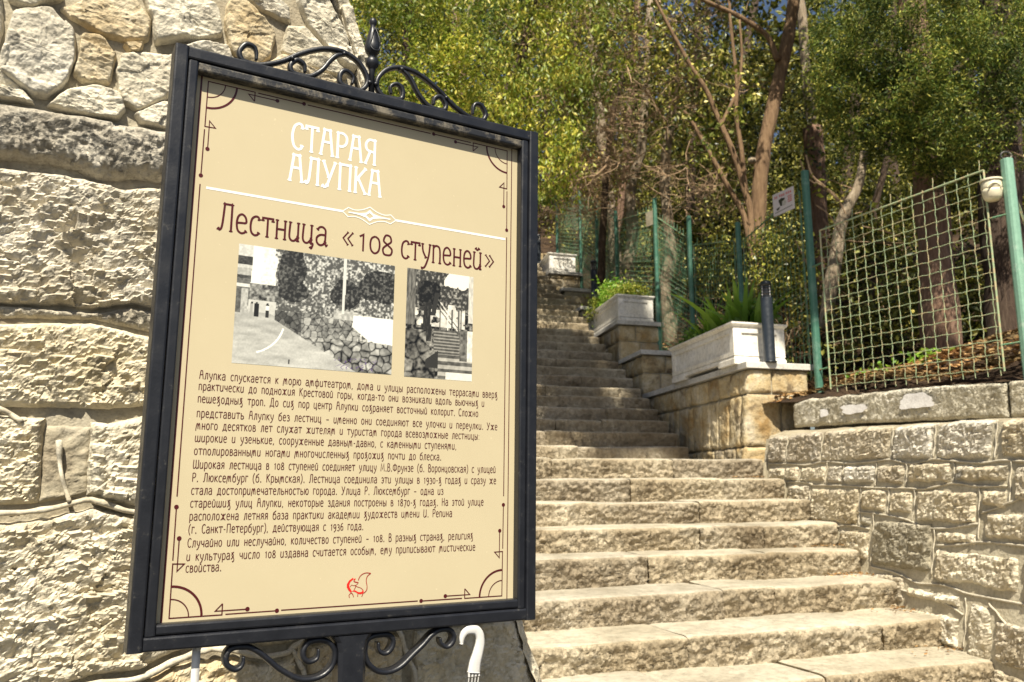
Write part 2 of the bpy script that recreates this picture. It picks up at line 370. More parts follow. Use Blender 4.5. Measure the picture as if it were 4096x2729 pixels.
# ------------------------------------------------------------------ the staircase
rdir = np.array([.947, .321, 0]); ndir = np.array([-.321, .947, 0]); wdir = np.array([-.182, .983, 0])
stair = thing('staircase', None, None, (1.0, 4.0, -1.6), kind='structure')
def riser_line(px, py):                                   # from the step's right end back to the left wall line
    # solve right end + rdir * (-L) on X = LW(Y)
    L = (px - .054 + .19 * (py - 2.33)) / (.947 + .19 * .321)
    return L
def step_stone(name, end, l0, l1, ztop, h, depth, seed, parent, res=.016, amp=1.0, nose=.034):
    """one block of a step; l measured leftwards from the right end; worn nosing, rough riser"""
    nl = max(6, int((l1 - l0) / res)); ls = np.linspace(l0 + .0004, l1 - .0004, nl)
    nr = max(5, int(h / res)); nd = max(4, int(depth / res / 2.2))
    prof = [(-depth, 0)] + [(-depth + (depth - nose * 2.2) * k / nd, 0) for k in range(1, nd)] + [(-nose * 1.4, 0), (-nose * .8, -nose * .07), (-nose * .35, -nose * .22), (-nose * .08, -nose * .5), (0, -nose * .95)]
    nt_ = len(prof); prof += [(0, -nose - (h - nose + .03) * k / nr) for k in range(1, nr + 1)]
    prof = np.array(prof); k = len(prof)
    endk = np.minimum(1, np.minimum(ls - l0, l1 - ls) / .035)               # rounded block ends
    e = np.repeat(endk, k); o_ = np.tile(prof[:, 0], nl); z = np.tile(prof[:, 1], nl); l = np.repeat(ls, k); o_ = o_ - .012 * fbm(np.c_[l, l * 0, l * 0 + seed], 4, 3, seed) * np.clip(o_ / .3 + 1, 0, 1) ** 2
    P = end[None, :] - rdir[None, :] * l[:, None] - ndir[None, :] * (o_ * -1)[:, None] * -1
    P = end[None, :] - rdir[None, :] * l[:, None] - ndir[None, :] * o_[:, None]
    P[:, 2] = ztop + z
    Q = np.c_[l + seed * 3.1, z * 1.0, np.full(len(l), seed * 7.7)]
    rough = np.clip((-z - nose * .3) / (nose), 0, 1)
    d = (.020 * fbm(Q, 6, 4, seed) + .011 * facets(Q * np.array([.7, 1.3, 1]), .042, seed) + .010 * facets(Q * np.array([.8, 1.4, 1]), .022, seed + 5) + .006 * fbm(Q, 60, 3, seed + 6)) * amp * rough
    d += -.009 * (1 - e ** .5) * (.3 + rough)
    P -= ndir[None, :] * d[:, None]
    T = np.c_[P[:, 0], P[:, 1], np.zeros(len(P))]
    P[:, 2] += (1 - rough) * (.009 * fbm(T, 3.5, 4, seed + 2) * amp - .005 * (1 - e)) + .011 * fbm(T, 1.3, 2, seed + 4)
    F = np.array([(a * k + b, (a + 1) * k + b, (a + 1) * k + b + 1, a * k + b + 1) for a in range(nl - 1) for b in range(k - 1)])
    MBx = [tuple(f) for f in F] + [tuple(range(k - 1, -1, -1)), tuple((nl - 1) * k + b for b in range(k))]
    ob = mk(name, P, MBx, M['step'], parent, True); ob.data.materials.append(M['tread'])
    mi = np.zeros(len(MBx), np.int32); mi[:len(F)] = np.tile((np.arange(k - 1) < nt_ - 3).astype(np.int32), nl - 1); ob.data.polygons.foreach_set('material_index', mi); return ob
# front edges at the right-hand end: (point, top height)
steps = []
low = {1: (2.10, 7.12, .205), 2: (2.155, 6.78, .045), 3: (2.23, 6.40, -.115), 4: (2.295, 6.05, -.272), 5: (2.352, 5.76, -.430), 6: (2.425, 5.37, -.590), 7: (2.503, 4.96, -.748), 8: (2.574, 4.585, -.900)}
for k in range(9, 13): low[k] = (2.574 + .074 * (k - 8), 4.585 - .39 * (k - 8), -.900 - .155 * (k - 8))
splits = {1: [.85, 1.9], 2: [.55, 1.35, 2.3], 3: [.95, 1.75, 2.6], 4: [.62, 1.12, 2.4], 5: [.78, 1.62, 2.5], 6: [.95, 1.30, 2.5], 7: [.52, 1.72, 2.6], 8: [1.15, 1.95, 2.7]}
for k in sorted(low):
    x, y, z = low[k]; L = riser_line(x, y); cuts = [0] + [c for c in splits.get(k, [1.1, 2.0]) if c < L - .3] + [L]
    nxt = low.get(k - 1); dep = .48 if k > 1 else 1.75
    for i in range(len(cuts) - 1):
        step_stone('step_stone', np.array([x, y, 0]), cuts[i], cuts[i + 1], z + R.uniform(-.006, .006), .165, dep, k * 10 + i, stair, res=.0105 if k < 9 else .03)
for k in range(1, 31):
    Y = 8.5 + .275 * (k - 1); x = PW(Y) - .13; z = .37 + .15 * (k - 1); L = riser_line(x, Y)
    n_ = 3 if k < 14 else 2; c0 = sorted(R.uniform(.2, .8) * L for _ in range(n_ - 1)); cuts = [0] + c0 + [L]
    if min(np.diff(cuts)) < .25: cuts = [0, L * .42, L]
    for i in range(len(cuts) - 1):
        step_stone('step_stone', np.array([x, Y, 0]), cuts[i], cuts[i + 1], z + R.uniform(-.008, .008), .155, .36, 200 + k * 4 + i, stair, res=.03 if k < 14 else .05, amp=.9)
# side faces of the wide steps' right ends are closed by the retaining wall; mortar bed under the stones
V = []
for k in range(12, 0, -1):
    x, y, z = low[k]; L = riser_line(x, y)
    for l in (-.05, L + .3):
        p = np.array([x, y, 0]) - rdir * l + ndir * .035; V += [(p[0], p[1], z - .19), (p[0], p[1], z - .03)]
F = []
for i in range(12):
    a = i * 4; F.append((a, a + 2, a + 3, a + 1))
    if i < 11: F.append((a + 1, a + 3, a + 6, a + 4))
mk('mortar_bed', V, F, M['mortar'], stair)

# ------------------------------------------------------------------ left: tall battered stone wall (pillar)
WP = np.array([-.70, 1.9, 0]); WD = np.array([.867, .498, 0]); WN = np.array([.498, -.867, 0])
def wl(s, z, h): return WP[None, :] + np.asarray(s)[:, None] * WD + np.asarray(h)[:, None] * WN + np.c_[np.zeros((len(s), 2)), z]
s_end = lambda z: .865 - .335 * (z + .45)
pillar = thing('stone_wall', 'tall cream stone wall with polygonal stones above a grey cement band, left of the notice board', 'wall', (-.3, 2.15, -1.6))
# core body
zb, zt = -1.62, 2.3
def pr(s, z, dep): 
    p = WP + WD * s + WN * (-dep); return (p[0], p[1], z)
core = [pr(-1.6, zb, .004), pr(s_end(zb) - .03, zb, .004), pr(s_end(zb) - .45, zb, 1.6), pr(-1.6, zb, 1.6), pr(-1.6, zt, .004), pr(s_end(zt) - .03, zt, .004), pr(s_end(zt) - .35, zt, 1.5), pr(-1.6, zt, 1.6)]
mk('wall_core', core, BOXF, M['mortar'], pillar)
def wall_block(name, s0, s1, zlo, zhi, h0, mat, seed, res=.0042, rough=1.0, parent=pillar, edge=.022, wobble=.008, endcut=False, prj=wl, cell=(.042, .017), pit=0, gdeep=.022, flatsh=False):
    ns_ = max(6, int((s1 - s0) / res)); zz = lambda f, s: f(s) if callable(f) else np.full_like(s, f)
    ss = np.linspace(s0, s1, ns_); nz = max(6, int((zhi(np.array([s0]))[0] if callable(zhi) else zhi) / res - (zlo(np.array([s0]))[0] if callable(zlo) else zlo) / res))
    t = np.linspace(0, 1, nz); Sg, Tg = np.meshgrid(ss, t, indexing='ij'); s = Sg.ravel(); t = Tg.ravel()
    lo = zz(zlo, s); hi = zz(zhi, s); Q0 = np.c_[s, np.zeros_like(s), np.full_like(s, seed * 1.7)]
    lo = lo + wobble * fbm(Q0, 11, 3, seed); hi = hi + wobble * fbm(Q0 + 9, 11, 3, seed + 1)
    z = lo + (hi - lo) * t
    se = s.copy()
    if endcut:
        lim = s_end(z); s = s0 + (lim - s0) * (Sg.ravel() - s0) / (s1 - s0)
    Q = np.c_[s, z, np.full_like(s, seed * 3.3)]
    sx = s + wobble * .8 * fbm(Q, 14, 3, seed + 7) * (np.minimum(se - s0, s1 - se) > -.001)
    dz = np.minimum(z - lo, hi - z); ds = np.minimum(se - s0, s1 - se) if not endcut else se - s0
    ed = np.clip(np.minimum(dz, ds) / edge, 0, 1); ed = 1 - (1 - ed) ** 2
    Qr = np.c_[s * .9 + z * .35, z * 1.25 - s * .25, s * 0]
    h = h0 * (.35 + .65 * ed) + rough * (.55 + .45 * ed) * (.014 * fbm(Q, 5, 4, seed) + cell[0] * .24 * facets(Qr, cell[0], seed) + cell[1] * .34 * facets(Qr + 3.3 + .004 * np.c_[vnoise(Q * 60, 1), vnoise(Q * 60, 2), s * 0], cell[1], seed + 9) + .0022 * fbm(Q, 90, 3, seed))
    if pit: h += -pit * np.clip(fbm(Q, 38, 3, seed + 3) - .12, 0, 1)
    h -= gdeep * .8 * (1 - ed) ** 2
    if endcut: h -= .05 * np.clip((Sg.ravel() - (s1 - .07)) / .07, 0, 1) ** 2
    P = prj(sx, z, h)
    nzz = nz; I = np.arange(ns_ - 1)[:, None] * nzz + np.arange(nzz - 1)[None, :]; I = I.ravel()
    F = np.c_[I, I + nzz, I + nzz + 1, I + 1]
    return mk(name, P, F, mat, parent, not flatsh)
J = lambda xs, zs: (lambda s: np.interp(s, xs, zs))
bandtop = J([-1.6, -.44, -.2, .5], [.80, .804, .812, .812]); bandbot = J([-1.6, -.43, -.31, -.2, -.118, .5], [.67, .678, .683, .668, .685, .68])
wall_block('cement_band', -.72, .60, bandbot, bandtop, .034, M['band'], 3, rough=.55, edge=.035, wobble=.006, cell=(.03, .012), pit=.02, endcut=True)
j1u = J([-.7, -.41, -.24, -.16, -.12, .7], [.373, .373, .376, .396, .39, .385]); j1l = J([-.7, -.40, -.24, -.18, -.12, .7], [.325, .335, .349, .339, .331, .34])
j2 = J([-.7, -.39, -.19, -.125, .7], [.155, .153, .152, .167, .15]); r1z = J([-.72, -.37, -.32, -.277, -.217, -.174, -.125, .5], [-.05, -.05, -.048, -.041, -.028, -.04, -.052, -.04])
sh = lambda f, k: (lambda s: f(s) + k)
wall_block('stone', -.72, .12, j1u, sh(bandbot, -.012), .022, M['block'], 11, cell=(.050, .020), flatsh=True)
wall_block('stone', .125, .72, j1u, sh(bandbot, -.012), .022, M['block'], 12, endcut=True, res=.008)
wall_block('mortar_bed', -.72, .72, sh(j1l, .004), sh(j1u, -.003), .006, M['band'], 13, rough=.6, edge=.012, cell=(.03, .012))
wall_block('stone', -.72, -.02, sh(j2, .006), j1l, .020, M['block'], 14, cell=(.040, .018), rough=.9, flatsh=True)
wall_block('stone', -.015, .68, sh(j2, .006), j1l, .020, M['block'], 15, endcut=True, res=.008)
wall_block('stone', -.72, -.305, sh(r1z, .012), sh(j2, -.006), .018, M['block'], 16, rough=.9, flatsh=True)
wall_block('mortar_bed', -.31, -.215, sh(r1z, .008), sh(j2, -.02), .004, M['mortar'], 17, rough=.5, edge=.02)
wall_block('stone', -.225, .10, sh(r1z, .012), sh(j2, -.012), .020, M['rubble'], 18, rough=1.0, pit=.012, flatsh=True)
wall_block('stone', .105, .80, sh(r1z, .012), sh(j2, -.006), .018, M['block'], 19, endcut=True, res=.008)
r2z = J([-.72, -.25, -.176, -.098, -.045, .009, .096, .153, .206, .24, .75], [-.45, -.405, -.393, -.391, -.370, -.355, -.354, -.372, -.372, -.351, -.33])
wall_block('stone', -.72, .02, sh(r2z, .014), sh(r1z, -.012), .020, M['block'], 20, cell=(.044, .018), flatsh=True)
wall_block('stone', .03, .77, sh(r2z, .014), sh(r1z, -.012), .018, M['block'], 21, endcut=True, res=.007)
wall_block('stone', -.72, -.12, -.72, sh(r2z, -.012), .018, M['rubble'], 22, rough=.9, flatsh=True)
wall_block('stone', -.10, .24, -.72, sh(r2z, -.012), .016, M['gold'], 23, rough=.7, flatsh=True)
wall_block('stone', .26, .50, -.72, sh(r2z, -.012), .016, M['gold'], 24, rough=.7, flatsh=True)
wall_block('stone', .52, .88, -.74, sh(r2z, -.012), .016, M['block'], 25, rough=.6, endcut=True, flatsh=True)
for a, b, z0, z1, sd in ((-.72, .0, -1.1, -.735, 26), (.01, 1.0, -1.1, -.745, 27), (-.72, .3, -1.6, -1.11, 28), (.31, 1.15, -1.6, -1.11, 29), (-1.5, -.73, -1.6, -.9, 30), (-1.5, -.73, -.89, -.2, 31), (-1.5, -.73, -.19, .35, 32), (-1.5, -.73, .36, .80, 33)):
    wall_block('stone', a, b, z0, z1, .018, M['block'], sd, res=.014, endcut=b > .6)
def ridge_tube(name, pts, r, prj, mat, parent, seed=0, flat_=.6):
    P = smooth_path([(a, b, 0) for a, b in pts], 10); h = .016 + .003 * np.sin(np.arange(len(P)) * .7)
    Q = prj(P[:, 0], P[:, 1], h); rr = r * (1 + .22 * vnoise(P * 40 + seed, 3))
    V, F = tube(Q, rr, 8); return mk(name, V, F, mat, parent, True)
ridge_tube('mortar_ridge', [(-.72, -.055), (-.5, -.052), (-.373, -.05), (-.325, -.048), (-.277, -.041), (-.217, -.026), (-.174, -.038), (-.125, -.052), (0, -.05), (.3, -.04), (.72, -.05)], .0062, wl, M['ridge'], pillar, 1)
ridge_tube('mortar_ridge', [(-.62, -.46), (-.45, -.44), (-.3, -.41), (-.176, -.393), (-.098, -.391), (-.045, -.370), (.009, -.352), (.05, -.347), (.096, -.354), (.153, -.372), (.206, -.370), (.24, -.351), (.33, -.33), (.5, -.33), (.74, -.34)], .0072, wl, M['ridge'], pillar, 2)
ridge_tube('mortar_ridge', [(-.281, .095), (-.272, .03), (-.252, -.03)], .0055, wl, M['ridge'], pillar, 3)
ridge_tube('mortar_ridge', [(.222, -.365), (.240, -.40), (.251, -.432), (.262, -.60), (.26, -.72)], .0055, wl, M['ridge'], pillar, 4)
ridge_tube('mortar_ridge', [(.470, -.335), (.482, -.352), (.505, -.413), (.524, -.466), (.53, -.70)], .0055, wl, M['ridge'], pillar, 5)
ridge_tube('mortar_ridge', [(-.55, .158), (-.45, .17), (-.39, .156), (-.35, .132)], .0055, wl, M['ridge'], pillar, 6)
# upper polygonal stones
def poly_stone(poly, h0, mat, seed, nb=150, rings=26, rough=1.0):
    p = np.array(poly, float); 
    c0 = p.mean(0); p = c0 + (p - c0) * (1 + .006 / np.linalg.norm(p - c0, axis=1)[:, None])
    for _ in range(2):                                   # soften the corners a little
        q = np.roll(p, -1, 0); p = np.stack([p * .92 + q * .08, p * .08 + q * .92], 1).reshape(-1, 2)
    seg = np.linalg.norm(np.roll(p, -1, 0) - p, axis=1); cum = np.concatenate([[0], np.cumsum(seg)]); tt = np.linspace(0, cum[-1], nb, endpoint=False)
    pp = np.concatenate([p, p[:1]]); b = np.c_[np.interp(tt, cum, pp[:, 0]), np.interp(tt, cum, pp[:, 1])]
    b = b + .005 * np.c_[fbm(np.c_[b, b[:, :1] * 0 + seed], 22, 3, seed), fbm(np.c_[b, b[:, :1] * 0 + seed], 22, 3, seed + 1)]
    c = b.mean(0); size = np.sqrt(((b - c) ** 2).sum(1)).mean()
    f = np.concatenate([[1, .985, .97, .95, .925], np.linspace(.9, 0.03, rings - 5)]); P2 = np.concatenate([c + (b - c) * k for k in f]); e = np.repeat(f, nb)
    dist = (1 - e) * size; ed = np.clip(dist / (.006 + .010 * np.abs(vnoise(np.c_[P2 - (P2 - c) * 0, P2[:, 0] * 0] * 9, seed)))   , 0, 1); ed = 1 - (1 - ed) ** 2
    Q = np.c_[P2, np.full(len(P2), seed * 2.7)]; tl = NR.uniform(-.05, .05, 2)
    Qr = np.c_[P2[:, 0] * .8 - P2[:, 1] * .5, P2[:, 1] * 1.6 + P2[:, 0] * .3, P2[:, 0] * 0]
    h = h0 * ed - .026 * (1 - ed) + ((P2 - c) @ tl) * ed + rough * ed * (.008 * fbm(Q, 7, 3, seed) + .009 * facets(Qr, .075, seed, .8) + .0022 * facets(Qr, .016, seed + 4) + .0016 * fbm(Q, 80, 3, seed))
    V = wl(P2[:, 0], P2[:, 1], h)
    I = (np.arange(rings - 1)[:, None] * nb + np.arange(nb)[None, :]).ravel(); K = (np.arange(rings - 1)[:, None] * nb + (np.arange(nb)[None, :] + 1) % nb).ravel()
    F = [tuple(x) for x in np.c_[I, K, K + nb, I + nb]] + [tuple((rings - 1) * nb + k for k in range(nb))]
    return mk('stone', V, F, mat, pillar, True)
UP = [
 ([(-.437,1.018),(-.364,1.047),(-.319,1.008),(-.311,.938),(-.325,.892),(-.358,.838),(-.386,.836),(-.452,.876),(-.440,.98)], 'rubble'),
 ([(-.356,1.046),(-.294,1.092),(-.200,1.120),(-.166,1.069),(-.166,1.022),(-.209,1.004),(-.263,1.012)], 'gold'),
 ([(-.303,.998),(-.262,1.006),(-.232,.970),(-.240,.902),(-.280,.886),(-.314,.902),(-.304,.94)], 'gold'),
 ([(-.223,.975),(-.169,.995),(-.111,1.002),(-.108,.901),(-.133,.878),(-.179,.846),(-.210,.862),(-.230,.924)], 'rubble'),
 ([(-.366,.816),(-.319,.866),(-.267,.884),(-.219,.878),(-.206,.843),(-.220,.816),(-.29,.815)], 'rubble'),
 ([(-.194,1.150),(-.058,1.187),(-.019,1.148),(-.002,1.081),(-.072,1.049),(-.152,1.019),(-.157,1.07)], 'rubble'),
 ([(.006,1.172),(.048,1.185),(.126,1.121),(.111,1.047),(.079,1.018),(.017,1.040),(.002,1.103)], 'gold'),
 ([(.026,1.215),(.089,1.235),(.151,1.200),(.158,1.160),(.082,1.180)], 'rubble'),
 ([(.150,1.150),(.193,1.164),(.262,1.100),(.318,1.046),(.197,1.055),(.140,1.078)], 'rubble'),
 ([(.169,1.248),(.240,1.272),(.308,1.160),(.338,1.075),(.292,1.090),(.202,1.168)], 'rubble'),
 ([(-.460,1.085),(-.352,1.125),(-.348,1.070),(-.406,1.036),(-.448,1.036)], 'rubble'),
 ([(-.62,1.07),(-.468,1.066),(-.450,.971),(-.470,.895),(-.63,.90)], 'rubble'),
 ([(-.62,.885),(-.462,.882),(-.415,.855),(-.376,.815),(-.62,.812)], 'rubble'),
 ([(-.219,1.000),(-.176,1.013),(-.185,.985),(-.205,.985)], 'gold'),
 ([(-.185,.838),(-.125,.878),(-.063,.885),(-.066,.818),(-.165,.818)], 'rubble'),
 ([(-.103,1.022),(-.061,1.044),(.008,1.062),(.020,1.028),(.072,1.005),(-.031,.950),(-.094,.950)], 'rubble'),
 ([(.088,1.018),(.142,1.066),(.197,1.047),(.300,1.028),(.345,.965),(.161,.949)], 'gold'),
 ([(.275,1.278),(.300,1.290),(.336,1.190),(.372,1.085),(.405,.992),(.366,.990),(.326,1.139)], 'rubble'),
 ([(-.09,.935),(.05,.985),(.15,.94),(.13,.83),(-.04,.82),(-.055,.89)], 'rubble'), ([(.16,.935),(.355,.945),(.43,.90),(.44,.82),(.15,.82)], 'rubble')]
for k, (p, mt) in enumerate(UP): poly_stone(p, .016 + .006 * R.random(), M[mt], 40 + k)
k = 70
for row, (z0, z1) in enumerate(((1.13, 1.30), (1.32, 1.52), (1.54, 1.74), (1.76, 1.98), (2.0, 2.26))):
    s = -1.55 if row else -1.55
    while s < s_end(z1) - .05:
        w = R.uniform(.16, .28)
        if row == 0 and s + w > -.47:
            if s < -.47: w = -.475 - s
            else: break
        e = min(s + w, s_end(z1) - .01)
        if row == 1 and s > -.5: zlow = 1.30
        else: zlow = z0
        if e - s > .06: poly_stone([(s + .01, zlow + R.uniform(0, .03)), (s + .01, z1 - R.uniform(0, .03)), ((s + e) / 2, z1 + .01), (e - .01, z1 - R.uniform(0, .03)), (e - .01, zlow + R.uniform(0, .03)), ((s + e) / 2, zlow - .01)], .018, M['rubble'], k, 60, 10); k += 1
        s = e + .01
for (a, b, z0, z1) in ((-1.5, -1.1, .82, 1.12), (-1.08, -.85, .82, 1.12), (-.83, -.64, .82, 1.12)):
    poly_stone([(a, z0), (a, z1), ((a + b) / 2, z1 + .01), (b, z1), (b, z0)], .018, M['rubble'], k, 60, 10); k += 1
# its right-hand flank, with a few stones
def flank(s_, z, h):                                      # s_ runs back from the corner
    s_ = np.asarray(s_); z = np.asarray(z); c = WP[None, :] + s_end(z)[:, None] * WD; b = np.array([-.25, .968, 0])
    n_ = np.array([.968, .25, 0]); return c + s_[:, None] * b + np.asarray(h)[:, None] * n_ + np.c_[np.zeros((len(z), 2)), z]
z = -1.6; k = 0
while z < 2.2:
    hh = R.uniform(.26, .38); s = -.01
    while s < 1.4:
        w = R.uniform(.3, .55); wall_block('stone', s, min(s + w, 1.45), z, min(z + hh, 2.28), .012, M['block'], 120 + k, res=.022, prj=flank); s += w + .012; k += 1
    z += hh + .012

# low wall that goes on up the left side of the steps
lw = thing('side_wall', 'low rough stone wall climbing the left side of the steps behind the tall wall', 'wall', (LW(6), 6, -.6))
for i in range(16):
    Y0 = 3.5 + i * 1.1; Y1 = Y0 + 1.1; zz_ = [-1.7, -1.7]; zt0 = -.2 + max(0, Y0 - 3.5) * .42
    pl = [(LW(Y0), Y0), (LW(Y1), Y1 - .02), (LW(Y1) - .45, Y1 - .02), (LW(Y0) - .45, Y0)]
    V, F = bevel_prism(pl, zt0 - 2.0, zt0 + R.uniform(-.03, .03), .03); V[:, 0] += .02 * vnoise(V * 4, i); mk('stone', V, F, M['rwall'], lw)

# ------------------------------------------------------------------ right: retaining wall beside the wide steps
P2 = np.array([2.09, 7.13, 0]); D2 = np.array([.187, -.983, 0]); N2 = np.array([-.983, -.187, 0])
def w2(q, z, h): return P2[None, :] + np.asarray(q)[:, None] * D2 + (np.asarray(h) - .16 * (np.asarray(z) + .45))[:, None] * N2 + np.c_[np.zeros((len(q), 2)), z]
rw = thing('retaining_wall', 'long grey and tan rough stone retaining wall with raised mortar lines, right of the wide steps', 'wall', (2.4, 5.3, -1.6))
ledge = J([-.3, .33, 1.1, 1.79, 2.34, 2.86, 4.6], [.394, .391, .390, .369, .355, .325, .30])
def p3(q, z, h): return tuple(w2([q], [z], [h])[0])
mk('wall_core', [p3(-.1, -1.62, .031), p3(4.7, -1.62, .031), p3(4.7, -1.62, -.4), p3(-.1, -1.62, -.4), p3(-.1, .375, .031), p3(4.7, .285, .031), p3(4.7, .285, -.4), p3(-.1, .375, -.4)], BOXF, M['rmortar'], rw)
RW = [  # q0 q1 z0 z1
 (-.02,.262,.165,'L'),(.292,.787,.155,'L'),(.817,1.632,.150,'L'),(1.662,2.045,.145,'L'),(2.085,2.53,.13,'L'),(2.60,3.05,.125,'L'),(3.08,3.6,.12,'L'),(3.63,4.6,.12,'L'),
 (.02,.28,.03,.135),(.30,.50,.02,.135),(.53,.88,.01,.135),(.905,1.10,.0,.13),(1.125,1.48,.0,.125),(1.51,1.795,-.01,.12),(1.825,2.22,-.005,.125),(2.255,2.655,.0,.10),(2.70,2.93,-.10,.09),(2.96,3.5,-.0,.10),(3.53,4.6,-.0,.10),
 (.36,.675,-.16,-.01),(.71,1.32,-.285,-.03),(1.355,1.62,-.185,-.04),(1.66,1.88,-.19,-.045),(1.925,2.43,-.235,-.04),(2.475,2.65,-.135,-.035),(2.96,3.7,-.19,-.02),(3.73,4.6,-.19,-.02),
 (.60,.69,-.3,-.18),(1.36,1.48,-.285,-.21),(1.12,1.47,-.50,-.315),(1.52,2.08,-.52,-.235),(2.12,2.45,-.345,-.275),(2.50,2.94,-.30,-.15),(2.97,4.6,-.42,-.21),
 (2.12,2.75,-.56,-.375),(2.78,3.4,-.60,-.34),(3.43,4.6,-.60,-.44),(1.53,1.85,-.72,-.56),(1.88,2.34,-.68,-.61),(1.9,2.34,-.90,-.73),(2.41,2.58,-.92,-.64),(2.60,3.2,-.92,-.70),(3.23,4.6,-.92,-.63),
 (2.1,3.0,-1.25,-.94),(3.03,4.6,-1.25,-.94),(2.3,3.4,-1.6,-1.27),(3.43,4.6,-1.6,-1.27)]
for i, (q0, q1, z0, z1) in enumerate(RW):
    big = q0 > 3
    wall_block('stone', q0, q1, z0, (sh(ledge, -.004) if z1 == 'L' else z1), .052 if i % 3 else .060, M['rgrey'] if i in (28, 30, 17) else M['rpale'] if i in (3, 4, 12) else M['rwall'], 300 + i, res=.009 if not big else .03, rough=.75, flatsh=not big, parent=rw, edge=.035, wobble=.014, prj=w2, cell=(.050, .021))
def wr(pts, r=.0062, s_=0): ridge_tube('mortar_ridge', pts, r, lambda a, b, h: w2(a, b, h * 1.0 + .020), M['ridge'] if s_ % 2 else M['ridge'], rw, s_)
wr([(.0,.165),(.1,.160),(.35,.155),(.577,.140),(.855,.158),(1.151,.139),(1.437,.143),(1.635,.150),(1.851,.118),(2.058,.140),(2.224,.125),(2.446,.108),(2.627,.117),(2.825,.107),(3.6,.108),(4.6,.11)], s_=1)
wr([(.30,.014),(.378,.012),(.562,.011),(.70,-.004),(.733,-.012),(1.131,-.017),(1.482,-.030),(1.797,-.032),(1.991,-.036),(2.238,-.004),(2.429,-.020),(2.651,-.018)], s_=2)
wr([(1.326,-.192),(1.526,-.198),(1.83,-.222),(1.994,-.262),(2.204,-.258),(2.448,-.222)], s_=3)
wr([(1.07,-.302),(1.15,-.292),(1.244,-.284),(1.461,-.297)], s_=4)
wr([(2.473,-.165),(2.638,-.117),(2.802,-.059),(2.95,-.01)], s_=5)
wr([(2.119,-.360),(2.3,-.345),(2.48,-.318),(2.766,-.318),(3.2,-.33)], s_=6)
wr([(1.505,-.533),(1.77,-.549),(1.968,-.586),(2.195,-.574),(2.414,-.598),(2.726,-.601),(3.3,-.62)], s_=7)
wr([(1.80,-.640),(2.0,-.655),(2.2,-.668),(2.367,-.71)], s_=8)
for q_, a, b in ((.277,.17,.37),(.802,.165,.37),(1.647,.155,.36),(2.062,.15,.35),(2.565,.13,.34),(.515,.02,.14),(.893,.0,.15),(1.112,.0,.14),(1.494,-.02,.14),(1.808,-.02,.12),(2.235,.0,.12),(2.677,-.11,.11),(.691,-.16,-.01),(1.336,-.28,-.02),(1.899,-.23,-.04),(2.451,-.31,-.02),(1.497,-.53,-.20),(2.10,-.53,-.27),(2.381,-.88,-.62),(1.64,-.19,-.03)):
    wr([(q_ + R.uniform(-.01, .01), a), (q_ + R.uniform(-.012, .012), (a + b) / 2), (q_, b)], .0036, 20 + int(q_ * 10))
wr([(2.554,-.629),(2.63,-.68),(2.708,-.736),(2.9,-.83)], s_=9)
# sloping mortar top between this wall and the kerb
KA = np.array([2.44, 7.28, 0]); KB = np.array([3.41, 5.60, 0]); KD = (KB - KA) / np.linalg.norm(KB - KA); KN = np.array([KD[1], -KD[0], 0]); KN = KN if KN[0] < 0 else -KN
nq = 110; V = []
for a in range(nq):
    q_ = -.12 + 4.7 * a / (nq - 1)
    f = p3(q_, float(ledge(q_)) , .012); kk = (q_ + .12) / 4.7 * 4.4 - .15; kb = KA + KD * kk - KN * .03
    for b in np.linspace(0, 1, 14):
        z = f[2] + (.455 - f[2] - .02 * kk) * b; z -= .03 * max(0, .14 - b) / .14
        V.append((f[0] * (1 - b) + kb[0] * b, f[1] * (1 - b) + kb[1] * b, z))
V = np.array(V); V[:, 2] += .012 * fbm(V, 7, 4, 5)
mk('mortar_top', V, [(a * 14 + b, (a + 1) * 14 + b, (a + 1) * 14 + b + 1, a * 14 + b + 1) for a in range(nq - 1) for b in range(13)], M['mortar'], rw, True)
# kerb on top
kerb = thing('kerb_wall', 'low weathered concrete kerb with white paint patches, running below the green fence', 'kerb', tuple(KA + [0, 0, .44]))
def kw(q, z, h): return KA[None, :] + np.asarray(q)[:, None] * KD + np.asarray(h)[:, None] * KN + np.c_[np.zeros((len(q), 2)), z]
ktop = J([-.1, .0, .1, 1.2, 1.9, 4.2], [.64, .685, .705, .70, .67, .60]); kbot = J([-.1, .8, 1.94, 4.2], [.475, .465, .43, .36])
for a, b, sd in ((-.02, 1.83, 401), (1.838, 2.9, 402), (2.91, 4.3, 403)):
    wall_block('kerb_stone', a, b, kbot, ktop, .012, M['kerb'], sd, res=.012, rough=.32, parent=kerb, edge=.02, wobble=.012, prj=kw, cell=(.05, .02), pit=.03)
    na = int((b - a) / .03); V = []
    for qa in np.linspace(a, b, na):
        for dd in np.linspace(-.02, -.26, 9): V.append(kw([qa], [float(ktop(qa)) + .004 - .01 * (dd < -.2)], [dd])[0])
    V = np.array(V); V[:, 2] += .012 * fbm(V, 16, 3, sd); V2 = V.reshape(na, 9, 3)
    F = [(i * 9 + j, (i + 1) * 9 + j, (i + 1) * 9 + j + 1, i * 9 + j + 1) for i in range(na - 1) for j in range(8)]
    base = V2[:, 8].copy(); base[:, 2] = .3; V = np.concatenate([V, base]); n0 = na * 9
    F += [(i * 9 + 8, (i + 1) * 9 + 8, n0 + i + 1, n0 + i) for i in range(na - 1)]
    mk('kerb_top', V, F, M['kerb'], kerb, True)
